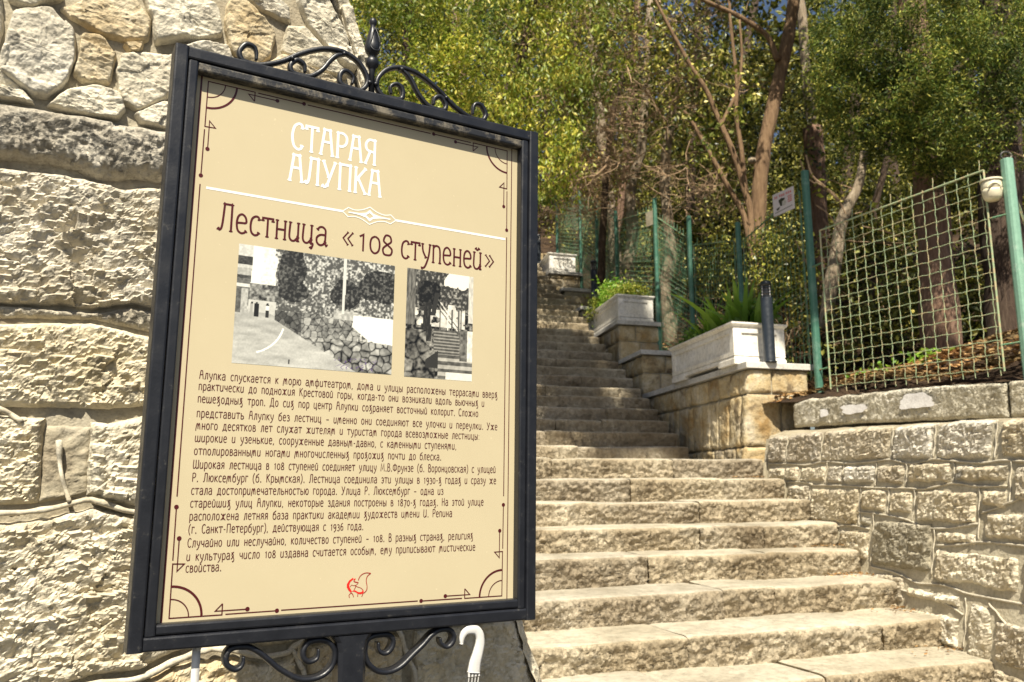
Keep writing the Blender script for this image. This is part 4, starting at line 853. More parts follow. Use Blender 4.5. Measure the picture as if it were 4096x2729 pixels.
GL = {
'а':(.50,'s.07,.84 .16,.98 .30,1 .42,.86 .43,.6 .43,.1 .50,0;s.43,.58 .2,.56 .05,.4 .05,.15 .17,0 .32,.03 .43,.2'),
'б':(.52,'s.46,1.42 .3,1.25 .1,1.05 .05,.6 .06,.2 .2,0 .38,.04 .47,.3 .44,.72 .3,.9 .1,.78'),
'в':(.46,'l.07,0 .07,1;s.07,1 .3,.98 .37,.8 .3,.6 .07,.56;s.07,.56 .3,.54 .42,.38 .4,.1 .26,0 .07,0'),
'г':(.36,'l.07,0 .07,1 .34,1 .34,.86'),'д':(.56,'l.12,.03 .2,1 .42,1 .42,.03;l.02,-.22 .02,.03 .53,.03 .53,-.22'),
'е':(.48,'s.06,.52 .24,.54 .43,.58 .4,.85 .25,1 .1,.86 .05,.5 .1,.14 .24,0 .36,.03 .44,.12'),
'ж':(.72,'l.36,0 .36,1;s.03,1 .14,.92 .34,.52 .14,.08 .02,0;s.69,1 .58,.92 .38,.52 .58,.08 .7,0'),
'з':(.42,'s.04,.86 .16,1 .32,.92 .34,.7 .18,.55;s.18,.55 .36,.46 .38,.15 .22,0 .04,.12'),
'и':(.50,'s.07,1 .05,.6 .05,.2 .14,.02 .28,.03 .42,.25;l.42,1 .42,0'),
'й':(.50,'s.07,1 .05,.6 .05,.2 .14,.02 .28,.03 .42,.25;l.42,1 .42,0;s.15,1.24 .24,1.14 .34,1.24'),
'к':(.46,'l.07,0 .07,1;s.43,1 .3,.8 .09,.5;s.14,.56 .28,.3 .45,0'),
'л':(.50,'s.02,.02 .09,.02 .15,.3 .19,1;l.19,1 .43,1 .43,0'),
'м':(.68,'s.02,-.25 .04,.2 .15,1;s.15,1 .26,.85 .31,.05;s.31,.45 .42,.98 .52,.8 .58,0'),
'н':(.48,'l.07,0 .07,1;l.42,0 .42,1;l.07,.52 .42,.52'),
'о':(.50,'s.25,1 .1,.85 .05,.5 .1,.15 .25,0 .4,.15 .45,.5 .4,.85 .25,1'),
'п':(.48,'l.07,0 .07,1;s.07,.9 .22,1 .38,.92 .43,.6 .43,0'),
'р':(.48,'l.07,-.42 .07,1;s.07,.9 .25,1 .4,.86 .44,.5 .4,.12 .24,0 .07,.1'),
'с':(.43,'s.40,.84 .36,.97 .24,1 .1,.85 .05,.5 .09,.15 .22,0 .34,.03 .40,.14'),
'т':(.48,'l.24,0 .24,1;l.03,.86 .03,1 .46,1 .46,.86'),
'у':(.48,'s.05,1 .08,.6 .24,.22;s.45,1 .38,.3 .2,-.3 .03,-.42'),
'ф':(.66,'l.33,-.42 .33,1.36;s.33,.95 .12,.88 .05,.5 .12,.12 .33,.05 .54,.12 .61,.5 .54,.88 .33,.95'),
'х':(.50,'s.42,1.12 .3,1.08 .12,.68 .4,.2 .44,-.2 .3,-.42 .22,-.3;s.06,1.05 .18,1.0 .36,.55 .12,.12 .03,0'),
'ц':(.53,'s.07,1 .05,.6 .05,.2 .14,.02 .28,.03 .42,.25;l.42,1 .42,.02;s.42,.02 .50,-.02 .44,-.26 .40,-.2'),
'ч':(.47,'s.05,1 .05,.65 .14,.44 .28,.44 .41,.55;l.41,1 .41,0'),
'ш':(.76,'s.07,1 .05,.5 .06,.1 .18,.0 .36,.2;l.37,1 .37,.1;s.37,.2 .45,.0 .56,.02 .69,.25;l.69,1 .69,0'),
'ъ':(.46,'l.07,1 .07,0 ;s.07,.55 .3,.54 .42,.38 .4,.1 .26,0 .07,0'),'ь':(.46,'l.07,1 .07,0;s.07,.55 .3,.54 .42,.38 .4,.1 .26,0 .07,0'),
'ы':(.62,'l.07,1 .07,0;s.07,.55 .28,.54 .38,.38 .36,.1 .24,0 .07,0;l.55,1 .55,0'),
'э':(.44,'s.05,.86 .2,1 .34,.85 .39,.5 .34,.15 .2,0 .05,.14;l.14,.5 .38,.5'),
'ю':(.68,'l.07,0 .07,1;l.07,.52 .26,.52;s.45,1 .3,.85 .25,.5 .3,.15 .45,0 .6,.15 .65,.5 .6,.85 .45,1'),
'я':(.47,'l.41,0 .41,1;s.41,1 .2,.98 .07,.82 .1,.6 .25,.52 .41,.52;l.24,.52 .04,0'),
'А':(.58,'l.04,0 .17,1.40;l.14,1.40 .42,1.40;l.40,1.40 .54,0;l.11,.72 .47,.72'),
'Л':(.60,'s.0,.08 .08,.02 .16,.3 .22,1.40;l.20,1.40 .52,1.40;l.52,1.40 .52,0'),
'У':(.60,'l.05,1.40 .30,.55;l.55,1.40 .24,.10;s.24,.10 .14,-.02 .04,.04'),
'П':(.60,'l.08,0 .08,1.40;l.06,1.40 .54,1.40;l.52,1.40 .52,0'),'К':(.56,'l.08,0 .08,1.40;l.50,1.40 .11,.72;l.18,.84 .52,0'),
'С':(.50,'s.46,1.18 .42,1.36 .28,1.40 .12,1.2 .05,.7 .12,.2 .28,0 .42,.06 .46,.22'),
'Т':(.54,'l.27,0 .27,1.40;l.03,1.22 .03,1.38 .51,1.38 .51,1.22'),
'Р':(.50,'l.08,0 .08,1.40;s.08,1.38 .30,1.40 .46,1.2 .44,.85 .28,.66 .08,.66'),
'Я':(.54,'l.46,0 .46,1.40;s.46,1.38 .2,1.38 .06,1.1 .14,.78 .46,.70;l.26,.72 .06,0'),
'Д':(.66,'l.14,.03 .24,1.40 .50,1.40 .50,.03;l.02,-.26 .02,.03 .62,.03 .62,-.26'),
'Ш':(.82,'s.08,1.4 .05,.7 .06,.1 .2,0 .41,.25;l.41,1.4 .41,.1;s.41,.25 .5,0 .62,.02 .76,.3;l.76,1.4 .76,0'),
'М':(.72,'l.06,0 .14,1.40 .36,.3 .58,1.40 .66,0'),'В':(.52,'l.08,0 .08,1.40;s.08,1.40 .32,1.38 .42,1.1 .3,.78 .08,.74;s.08,.74 .34,.72 .48,.45 .44,.1 .28,0 .08,0'),
'Ф':(.76,'l.38,0 .38,1.40;s.38,1.2 .14,1.1 .06,.7 .14,.3 .38,.2 .62,.3 .70,.7 .62,1.1 .38,1.2'),
'Н':(.56,'l.08,0 .08,1.4;l.48,0 .48,1.4;l.08,.72 .48,.72'),'И':(.58,'s.08,1.4 .05,.7 .06,.15 .2,0 .34,.05 .5,.4;l.5,1.4 .5,0'),
'0':(.50,'s.25,1 .1,.85 .05,.5 .1,.15 .25,0 .4,.15 .45,.5 .4,.85 .25,1'),'1':(.36,'l.08,.86 .22,1 .22,0'),
'3':(.44,'s.06,.9 .2,1 .36,.85 .32,.6 .18,.5;s.18,.5 .4,.4 .38,0 .25,-.1 .05,-.0'),'6':(.46,'s.4,1.2 .2,1.1 .06,.6 .1,.12 .24,0 .4,.1 .42,.5 .26,.68 .08,.5'),
'7':(.44,'l.04,1 .42,1 .18,-.3'),'8':(.48,'s.24,.62 .08,.82 .14,1.12 .24,1.18 .36,1.1 .4,.82 .24,.62 .06,.36 .1,.06 .24,0 .4,.06 .44,.36 .24,.62'),
'9':(.46,'s.4,.6 .25,.4 .08,.5 .06,.85 .2,1 .36,.95 .42,.6 .36,.0 .12,-.3'),
'.':(.2,'l.06,.0 .14,.0 .14,.08 .06,.08'),',':(.2,'l.12,.1 .05,-.2'),':':(.2,'l.06,.04 .14,.04;l.06,.8 .14,.8'),'-':(.34,'l.05,.52 .30,.52'),'–':(.5,'l.05,.52 .46,.52'),
'(':(.3,'s.24,1.5 .08,1 .06,.3 .24,-.3'),')':(.3,'s.06,1.5 .22,1 .24,.3 .06,-.3'),
'«':(.6,'l.30,.95 .05,.5 .30,.05;l.55,.95 .30,.5 .55,.05'),'»':(.6,'l.05,.95 .30,.5 .05,.05;l.30,.95 .55,.5 .30,.05'),
}
def parse(g):
    out = []
    for st in g.split(';'):
        st = st.strip(); pts = [tuple(map(float, p.split(','))) for p in st[1:].split()]; out.append((st[0], pts))
    return out
GL['щ'] = (.82, GL['ш'][1] + ';s.69,.02 .78,-.04 .72,-.26')
GP = {c: (w, parse(g)) for c, (w, g) in GL.items()}
def write(ink, txt, s0, s1, t0, t1, xh, w, space=.42, gap=.07, serif=0, sub=5):
    """fit txt between s0 and s1; its baseline runs from t0 to t1"""
    tot = 0
    for c in txt: tot += (space if c == ' ' else GP[c][0] + gap)
    k = (s1 - s0) / tot; x = 0
    for c in txt:
        if c == ' ': x += space; continue
        gw, sts = GP[c]
        for kind, pts in sts:
            P = np.array(pts); 
            if kind == 's': P = smooth_path(P, sub)
            a = s0 + (x + P[:, 0]) * k; base = t0 + (t1 - t0) * (a - s0) / (s1 - s0); q = np.c_[a, base - P[:, 1] * xh]
            ink.stroke(q, w)
            if serif and len(q) > 1:
                for e, f in ((0, 1), (-1, -2)):
                    d = q[e] - q[f]; d = d / (np.linalg.norm(d) + 1e-9); n_ = np.array([-d[1], d[0]]) * w * serif
                    if c in '108': continue
                    ink.stroke([q[e] - n_ - d * w * .1, q[e] + d * w * .12, q[e] + n_ - d * w * .1], w * .62)
        x += gw + gap
LINES = [
 ('Алупка спускается к морю амфитеатром, дома и улицы расположены террасами вверх', .6388, .5749, .5736), ('практически до подножия Крестовой горы, когда-то они возникали вдоль вьючных и', .6099, .5957, .5898),
 ('пешеходных троп. До сих пор центр Алупки сохраняет восточный колорит. Сложно', .5968, .6164, .6099), ('представить Алупку без лестниц – именно они соединяют все улочки и переулки. Уже', .6397, .6391, .6352),
 ('много десятков лет служат жителям и туристам города всевозможные лестницы:', .6005, .6596, .6543), ('широкие и узенькие, сооруженные давным-давно, с каменными ступенями,', .5512, .6800, .6741),
 ('отполированными ногами многочисленных прохожих почти до блеска.', .5197, .7010, .6952), ('Широкая лестница в 108 ступеней соединяет улицу М.В.Фрунзе (б. Воронцовская) с улицей', .6371, .7219, .7179),
 ('Р. Люксембург (б. Крымская). Лестница соединила эти улицы в 1930-х годах и сразу же', .6384, .7427, .7396), ('стала достопримечательностью города. Улица Р. Люксембург – одна из', .5259, .7634, .7596),
 ('старейших улиц Алупки, некоторые здания построены в 1870-х годах. На этой улице', .6114, .7826, .7809), ('расположена летняя база практики академии художеств имени И. Репина', .5451, .8024, .8022),
 ('(г. Санкт-Петербург), действующая с 1936 года.', .3711, .8221, .8234), ('Случайно или неслучайно, количество ступеней – 108. В разных странах, религиях', .5901, .8431, .8455),
 ('и культурах число 108 издавна считается особым, ему приписывают мистические', .5952, .8640, .8665), ('свойства.', .1324, .8834, .8825)]
for k, (tx, e, ta, tb) in enumerate(LINES):
    ink = Ink(); tm = (ta + tb) / 2 - .0005; write(ink, tx, .0765, e, tm, tm, .0098, .00128, space=.60, gap=.13, sub=3); ink.done('text_line', M['maroon'])
ink = Ink(); write(ink, 'СТАРАЯ', .2046, .3715, .1465, .1470, .0345, .0047, gap=.09, serif=.75); ink.done('title_line', M['white'])
ink = Ink(); write(ink, 'АЛУПКА', .2043, .3835, .2072, .2074, .0348, .0047, gap=.09, serif=.75); ink.done('title_line', M['white'])
for w_, a_, b_, t_, h_, st_ in (('Лестница', .0895, .2830, .3178, .0335, .0036), ('«', .3080, .3310, .3110, .0260, .0026), ('1', .3370, .3580, .3178, .0320, .0034), ('08', .3600, .4090, .3182, .0325, .0036), ('ступеней', .4235, .6010, .3190, .0340, .0036), ('»', .6045, .6275, .3120, .0260, .0026)):
    ink = Ink(); write(ink, w_, a_, b_, t_, t_, h_, st_, gap=.09 if len(w_) > 2 else .04, serif=.85); ink.done('heading_word', M['maroon'])
# rule with lozenge
ink = Ink(); c0 = .3590
ink.stroke([(.066, .2478), (.3070, .2478)], .0042); ink.stroke([(.4110, .2478), (.6509, .2478)], .0042)
for sy in (-1, 1):
    ink.stroke(np.concatenate([[(.3062, .2478), (.3172, .2478 + sy * .0088)], smooth_path([(.3172, .2478 + sy * .0088), (.3300, .2478 + sy * .0063), (.3450, .2478 + sy * .0095), (c0, .2478 + sy * .0168)], 5)[1:],
       smooth_path([(c0, .2478 + sy * .0168), (.3730, .2478 + sy * .0095), (.3880, .2478 + sy * .0063), (.4008, .2478 + sy * .0088)], 5)[1:], [(.4118, .2478)]]), .0016)
    ink.poly([(.3175, .2478 - .0011 * 1), (.340, .2478 + sy * .0020), (.3520, .2478 + sy * .0048), (c0, .2478 + sy * .0112), (c0, .2478 + sy * .0052), (.3515, .2478), (.3175, .2478 + .0011)]); ink.poly([(.4005, .2478 - .0011), (.378, .2478 + sy * .0020), (.3660, .2478 + sy * .0048), (c0, .2478 + sy * .0112), (c0, .2478 + sy * .0052), (.3665, .2478), (.4005, .2478 + .0011)])
ink.done('ornament_rule', M['white'])
# corner ornaments and border lines
ink = Ink(); XR = .7100
def cn(mx, my): return lambda a, b: ((XR - a) if mx else a, (1.0086 - b) if my else b)
for mx in (0, 1):
    for my in (0, 1):
        T_ = cn(mx, my); lw_ = .0019
        ink.stroke([T_(.1366, .0747 + .0), T_(.1366, .0574), T_(.0570, .0574), T_(.0566, .1398), T_(.0740, .1392), T_(.0636, .1283), T_(.0636, .1776)], lw_)
        ink.stroke([T_(.1366, .0747), T_(.1258, .0637), T_(.1751, .0637)], lw_); ink.dot(*T_(.1765, .0638), .0036); ink.dot(*T_(.0634, .1790), .0036)
        ink.stroke([T_(.1420, .0578), T_(.2233, .0580)], lw_); ink.dot(*T_(.2248, .0580), .0036)
        ink.stroke([T_(.0563, .1451), T_(.0559, .2262)], lw_); ink.dot(*T_(.0559, .2280), .0036)
        for rr, ww in ((.0285, .0018), (.0480, .0036)):
            ink.stroke([T_(.0572 + rr * math.cos(a), .0574 + rr * math.sin(a)) for a in np.linspace(0, math.pi / 2, 18)], ww)
for mx in (0, 1): ink.stroke([cn(mx, 0)(.0556, .2432), cn(mx, 0)(.0556, .7640)], .0019); ink.stroke([cn(mx, 0)(.0458, .0440), cn(mx, 0)(.0458, .9650)], .0030 if mx == 0 else .0019)
for my in (0, 1): ink.stroke([cn(0, my)(.2316, .0584), cn(0, my)(.4785, .0584)], .0019)
ink.done('border_ornament', M['maroon'])
# little red fox emblem
ink = Ink(); fx = lambda a, b: (.3475 + (a - 480) * .0000465, .9378 - (1350 - b) * .0000375)
def fs(P, w): ink.stroke([fx(*p) for p in smooth_path(P, 5)], w)
ink.poly([fx(*p) for p in [(630, 440), (480, 560), (400, 720), (400, 860), (470, 1000), (560, 1110), (610, 1060), (545, 930), (510, 860), (495, 760), (530, 630), (650, 510)]])
ink.poly([fx(*p) for p in [(600, 1050), (690, 1000), (760, 1030), (850, 1100), (940, 1115), (1010, 1090), (1015, 990), (1070, 1060), (1070, 1170), (950, 1205), (850, 1180), (740, 1090), (660, 1060)]])
ink.poly([fx(*p) for p in [(650, 495), (735, 480), (725, 540), (690, 570)]]); ink.done('fox_emblem', M['red'])
ink = Ink()
fs([(665, 560), (700, 630), (850, 680)], .0018); fs([(850, 680), (800, 750), (735, 790), (640, 795), (590, 765), (530, 850)], .0009); fs([(735, 800), (740, 880), (690, 985)], .0012); fs([(745, 820), (850, 880), (960, 930), (1050, 1030)], .0010)
fs([(840, 570), (890, 420), (1000, 300), (1150, 250), (1330, 280)], .0014); fs([(1330, 280), (1200, 400), (1155, 600), (1195, 850), (1180, 1040), (1070, 1170)], .0014)
fs([(575, 1110), (640, 1180), (680, 1310)], .0013); fs([(570, 1130), (500, 1220), (525, 1335)], .0013); fs([(845, 1190), (840, 1310)], .0013); fs([(1045, 1190), (1000, 1320)], .0013); ink.done('fox_lines', M['darkred'])

# two old black-and-white photographs printed on the panel (painted dot by dot as vertex colours)
def vor(x, y, n_, seed):
    q = np.c_[x, y, x * 0] * n_; i = np.floor(q).astype(np.int64); d1 = np.full(len(q), 9.); d2 = d1.copy(); idv = np.zeros(len(q))
    for dx in (-1, 0, 1):
        for dy in (-1, 0, 1):
            a = i[:, 0] + dx; b = i[:, 1] + dy; z = a * 0; ex = q[:, 0] - a - _h(a, b, z, seed); ey = q[:, 1] - b - _h(a, b, z, seed + 1); d = np.hypot(ex, ey); v = _h(a, b, z, seed + 2)
            m1 = d < d1; d2 = np.where(m1, d1, np.minimum(d2, d)); idv = np.where(m1, v, idv); d1 = np.where(m1, d, d1)
    return d2 - d1, idv
def photo_print(name, s0, s1, t0, t1, nx, ny, fn, label):
    X, Y = np.meshgrid(np.linspace(0, 1, nx), np.linspace(0, 1, ny)); x = X.ravel(); y = Y.ravel(); col = fn(x, y)
    V = SO[None] + (1.0152 * (s0 + (s1 - s0) * x) + .0025)[:, None] * SD + (1 - (1.0152 * (t0 + (t1 - t0) * y) - .0114))[:, None] * SU + SN * (REC + .0003)
    I = (np.arange(ny - 1)[:, None] * nx + np.arange(nx - 1)[None, :]).ravel(); F = np.c_[I + nx, I + nx + 1, I + 1, I]
    mk(name, V, F, M['photo'], panel_o, col=np.c_[col, np.ones(len(x))], label=label)
def nz(x, y, sc, o=4, s=1): return fbm(np.c_[x * sc, y * sc, x * 0], 1.0, o, s)
def clump(x, y, c, r, sc=7, s=3): return ((x - c[0]) / r[0]) ** 2 + ((y - c[1]) / r[1]) ** 2 < 1 + .5 * nz(x, y, sc, 3, s)
def photo1(x, y):
    wx, wy = x * 1.4, y
    leaf = .5 + 1.1 * nz(wx, wy, 60, 3, 2) + .25 * nz(wx, wy, 10, 3, 4); g = np.clip(.22 + .55 * np.clip(leaf - .35, 0, 1) * 1.5, .05, .85)
    dark = clump(x, y, (.33, .16), (.09, .20)) | clump(x, y, (.33, .36), (.10, .10), 9, 5) | clump(x, y, (.68, .32), (.10, .14), 8, 6) | clump(x, y, (.90, .22), (.13, .16), 8, 7)
    g = np.where(dark, g * .38, g)
    sky_ = (x < .22 + .05 * nz(wx, wy, 8)) & (y < .34 + .06 * nz(wx, wy, 12)); g = np.where(sky_, .92 - .25 * np.clip(nz(wx, wy, 50, 3, 8), 0, 1) * (x > .14), g)
    bush = (x > .08) & (x < .25) & (y > .32) & (y < .50); g = np.where(bush, np.clip(.35 + .5 * nz(wx, wy, 45, 3, 9), .05, .8), g)
    wallfar = (x > .075) & (x < .24) & (y > .46) & (y < .60); g = np.where(wallfar, .72 + .1 * nz(wx, wy, 40), g)
    road = (y > .56) & (x < .10 + (y - .50) * 1.65 + .01 * nz(wx, wy, 20)) & (x < .28 + (y - .60) * 1.55); road |= (y > .60) & (x < .22 + (y - .60) * 1.35)
    g = np.where(road, .62 + .16 * nz(wx, wy * 4, 7, 5, 3) + .06 * nz(wx, wy, 90, 2, 5) + .12 * (y - .7), g)
    ed, iv = vor(wx, wy, 19, 31); wall = (x > .235) & (x < .76) & (y > .53 + .02 * nz(wx, wy, 25)) & (y < .76) & ~((y > .60) & (x < .22 + (y - .60) * 1.35)); gw = np.clip(.12 + 2.0 * np.clip(ed, 0, .16), 0, 1) * (.65 + .75 * iv) + .22 * nz(wx, wy, 50); gw = np.where(x < .40, gw * .55, gw); g = np.where(wall, gw, g)
    ed, iv = vor(wx + .02 * nz(wx, wy, 14), wy + .02 * nz(wx, wy, 14, 3, 5), 13, 41); rock = (y > .73) & ~((y > .60) & (x < .22 + (y - .60) * 1.35)); gr = np.clip(.08 + 2.2 * np.clip(ed, 0, .22), 0, 1) * (.55 + .6 * iv) + .30 * nz(wx, wy, 26, 4, 6); g = np.where(rock, gr, g)
    white = (x > .73 + .015 * nz(wx, wy, 10)) & (y > .50) & (y < .73 + .03 * nz(wx, wy, 14)) & ~((x < .84) & (y > .61 + (x - .73) * 1.0) & (x < .83)); g = np.where(white, .93 + .03 * nz(wx, wy, 30), g)
    g = np.where((x > .60) & (y > .47) & (y < .55) & (x < .76) & ~white, .62 + .25 * nz(wx, wy, 40), g)
    b = x < .085 + .01 * (y < .5); lv = y < .58
    gb = np.select([y < .10, y < .17, y < .20, y < .26, y < .29, y < .33, y < .36, y < .39], [.75, .16, .72, .58, .18, .30, .80, .30], .26); gb = gb + .12 * nz(wx, wy, 70, 2, 3); gb = np.where((y > .37) & (x > .03) & (x < .07), .60 + .2 * nz(wx, wy, 60), gb); g = np.where(b & lv & (x < .085 - .04 * np.clip(y - .2, 0, .4)), gb, g)
    g = np.where((x > .652) & (x < .668 + .004 * (1 - y)) & (y < .50), .80, g)
    for px, w_, c_ in ((.095, .009, .55), (.125, .014, .06), (.188, .009, .10)):
        g = np.where((np.abs(x - px) < w_) & (y > .49) & (y < .60), c_, g); g = np.where((np.abs(x - px) < .006) & (y > .475) & (y < .495), .12, g)
    g = np.where((np.abs(x - .188) < .010) & (y > .50) & (y < .54), .9, g)
    d = np.abs(np.hypot(x - .06, (y - .62) * .8) - .235); g = np.where((d < .006) & (x > .14) & (y > .68), .97, g)
    g = np.where((np.abs(x - .335) < .004) & (np.abs(y - .955) < .02), .08, g)
    g = np.clip(g, .02, 1) ** 1.6; c = np.c_[g * 1.0, g * .99, g * .90]
    ink_ = (x > .62) & (y > .88) & (y < .985) & (np.abs(np.sin(x * 95 + 3 * np.sin(y * 60))) * .5 + y - .90 - np.floor((y - .885) / .05) * .05 < .14) & (nz(x, y, 40, 2, 17) > .05) & (x < .9)
    c[ink_] = (.10, .04, .22); return c * .86
def photo2(x, y):
    wy = y * 1.45
    g = np.clip(.25 + .7 * nz(x, wy, 30, 4, 2), .04, .8); g = np.where(y < .38, np.clip(.14 + .8 * np.clip(nz(x, wy, 34, 3, 3), 0, 1), .04, .75), g)
    g = np.where((x > .55) & (y < .13 + .04 * nz(x, wy, 12)) & (x > .62 - y), .93, g)
    g = np.where((x > .12) & (x < .88) & (y > .30) & (y < .52) & ((x > .62) | (y > .36)) & (nz(x, wy, 9, 2, 5) > -.2), .80 + .25 * nz(x, wy, 20), g)
    for k_ in range(4): g = np.where((np.abs((y - .27) - (x - .48) * .75 - k_ * .025) < .006) & (x > .45) & (x < .78), .12 if k_ % 2 else .95, g)
    for xx in (.50, .62, .68, .78, .82): g = np.where((np.abs(x - xx) < .010) & (y > .34) & (y < .55), .25 if xx != .62 else .9, g)
    g = np.where((x > .14) & (x < .50) & (y > .10) & (y < .34) & (np.hypot(x - .34, y - .24) < .18 + .05 * nz(x, wy, 14)), g * .35, g)
    g = np.where((np.abs(x - .30 - .10 * (.5 - y) * (y < .42)) < .055 + .02 * (y > .5)) & (y > .30) & (y < .66), .09 + .15 * np.clip(nz(x * 3, wy, 22, 3, 6), 0, 1), g)
    g = np.where((np.abs(x - .40 - .25 * (.40 - y)) < .035) & (y > .20) & (y < .42), .12, g)
    g = np.where((x < .13) & (y < .52), .30 + .22 * nz(x * 4, wy, 14, 4, 7), g)
    st_ = (y > .54) & (y < .80) & (x > .42) & (x < .62 + (y - .54) * 1.0 + .12); ph = (y * 34) % 1; g = np.where(st_, np.where(ph < .35, .50, .22) + .1 * nz(x, wy, 30), g)
    st2 = (y > .78) & (x > .48); ph = (y * 15) % 1; g = np.where(st2, np.where(ph < .5, .62, .26) + .16 * nz(x, wy, 20), g)
    ed, iv = vor(x, wy, 6, 51); rk = (y > .56) & (x < .44 - .1 * (y < .75)) & (x < .30 + .2 * (y > .7)); g = np.where(rk, np.clip(.08 + 1.2 * np.clip(ed, 0, .25), 0, 1) * (.5 + .7 * iv) + .3 * nz(x, wy, 24), g)
    g = np.where((x > .30) & (x < .48) & (y > .74) & (y < .90) & (y > .98 - x * .5), .12, g); rw_ = (x > .80) & (y > .53) & (y < .82); g = np.where(rw_, np.where(x > .92, .85, .30) + .25 * nz(x, wy, 24), g)
    g = np.where((x > .93) & (y < .45), .75 + .2 * nz(x * 4, wy, 16), g); g = np.where((x > .60) & (y > .93), .88 + .1 * nz(x, wy, 30), g)
    g = np.clip(g, .02, 1) ** 1.6; return np.c_[g, g * .96, g * .84] * .84
photo_print('photograph_print', .1262, .4129, .3367, .5435, 250, 180, photo1, 'wide old photograph of a street beside a dry stone wall')
photo_print('photograph_print', .4381, .5799, .3367, .5448, 120, 170, photo2, 'narrow old photograph of stone steps under trees')

# ironwork
HC = -.021
def irn(pts, h=HC): P = smooth_path([(a, b, 0) for a, b in pts], 9); return np.array([sg3(a, b, h) for a, b, _ in P])
big = [(.1392, -.014), (.1385, -.029), (.1325, -.0385), (.1193, -.0385), (.1090, -.0225), (.1134, -.0085), (.1250, -.0050), (.1480, -.0065), (.1846, -.0235), (.2166, -.0468), (.2476, -.0645), (.2733, -.0729), (.3019, -.0741), (.3293, -.0633), (.3470, -.0420), (.3505, -.0230), (.3386, -.0060), (.3180, -.0050), (.2993, -.0080), (.2953, -.0221), (.3000, -.0340), (.3102, -.0374), (.3220, -.0285), (.3201, -.0137)]
sml = [(.2289, -.0134), (.2262, -.0282), (.2131, -.0340), (.2015, -.0215), (.2040, -.0085), (.2180, -.0055), (.2390, -.0085), (.2603, -.0261), (.2764, -.0511), (.2900, -.0650), (.3060, -.0700)]
mir = lambda L: [(.7206 - a, b) for a, b in L]
tp = lambda f: .55 + .45 * min(1, f * 8, (1 - f) * 8)
for Lp in (big, sml, mir(big), mir(sml)): V, F = bar(irn(Lp), SN, .0044, .0062, tp); mk('crest_scroll', V, F, M['iron'], board, True)
for a, b in ((.2026, -.0330), (.3010, -.0690), (.518, -.0330), (.4196, -.0690), (.3540, -.0240), (.3665, -.0240)):
    c = sg3(a, b, HC + .006); V, F = lathe([(.0001, -.0045), (.0035, -.003), (.0045, 0), (.0035, .003), (.0001, .0045)], c, 10); mk('rivet', V, F, M['iron'], board, True)
fc = sg3(.3603, 0, HC)
V, F = lathe([(.0060, -.004), (.0058, .052), (.0075, .057), (.0125, .063), (.0134, .0695), (.0120, .076), (.0070, .080), (.0062, .0825), (.0095, .0855), (.0140, .092), (.0155, .099), (.0150, .106), (.0115, .120), (.0075, .135), (.0050, .147), (.0055, .1485), (.0072, .152), (.0077, .156), (.0068, .160), (.0040, .1632), (.0005, .1645)], fc, 20); mk('finial', V, F, M['iron'], board, True)
tr = [(0, .1415), (-.0052, .128), (-.0100, .108), (-.0105, .098), (-.0060, .0905), (0, .0885), (.0060, .0905), (.0105, .098), (.0100, .108), (.0052, .128), (0, .1415)]
P = [fc + SD * a * .92 + SU * b + SN * (.0155 * math.sqrt(max(.05, 1 - (a / .0165) ** 2)) * (1 if b < .110 else max(.35, 1 - (b - .110) * 20))) for a, b, _ in smooth_path([(a, b, 0) for a, b in tr], 5)]
V, F = tube(P, .0014, 6); mk('finial_bead', V, F, M['iron'], board, True)
bl = [(.1782, 1.0217), (.1780, 1.0310), (.1735, 1.0385), (.1640, 1.0400), (.1530, 1.0320), (.1500, 1.0200), (.1546, 1.0095), (.1640, 1.0058), (.1760, 1.0060), (.1880, 1.0085), (.2030, 1.0170), (.2180, 1.0290), (.2350, 1.0440), (.2531, 1.0560), (.2700, 1.0650), (.2881, 1.0680), (.3060, 1.0660), (.3190, 1.0600), (.3290, 1.0490), (.3320, 1.0350), (.3301, 1.0232), (.3220, 1.0120), (.3085, 1.0062), (.2950, 1.0058), (.2835, 1.0095), (.2765, 1.0213), (.2785, 1.0330), (.2867, 1.0394), (.2970, 1.0385), (.3026, 1.0328), (.3033, 1.0208)]
br_ = [(.4116, 1.0189), (.4130, 1.0310), (.4210, 1.0377), (.4310, 1.0365), (.4385, 1.0260), (.4385, 1.0150), (.4300, 1.0070), (.4157, 1.0056), (.4010, 1.0070), (.3907, 1.0120), (.3875, 1.0220), (.3875, 1.0360), (.3920, 1.0490), (.3999, 1.0584), (.4120, 1.0670), (.4278, 1.0702), (.4440, 1.0680), (.4596, 1.0604), (.4780, 1.0450), (.4982, 1.0291), (.5130, 1.0150), (.5270, 1.0075), (.5400, 1.0058), (.5522, 1.0085), (.5595, 1.0175), (.5585, 1.0280), (.5510, 1.0362), (.5426, 1.0368), (.5345, 1.0300), (.5320, 1.0210)]
for Lp in (bl, br_): V, F = bar(irn(Lp), SN, .0048, .0125, tp); mk('lower_scroll', V, F, M['iron'], board, True)
pa, pb = sg3(.3600, 1.001, HC), sg3(.3600, 1.0, HC); pb = np.array([pb[0], pb[1], -1.6])
hw = .0245; prof = [(-1, -.75), (-.75, -1), (.75, -1), (1, -.75), (1, .75), (.75, 1), (-.75, 1), (-1, .75)]; V = []
for P_, k_ in ((pa, 1.45), (pa + (pb - pa) * .008, 1.12), (pa + (pb - pa) * .02, 1), (pb, 1)): V += [P_ + SD * a * hw * k_ + _n * b * hw * .85 for a, b in prof]
F = [(i * 8 + k, i * 8 + (k + 1) % 8, (i + 1) * 8 + (k + 1) % 8, (i + 1) * 8 + k) for i in range(3) for k in range(8)] + [tuple(range(8)), tuple(reversed(range(24, 32)))]
mk('post', V, F, M['iron'], board)
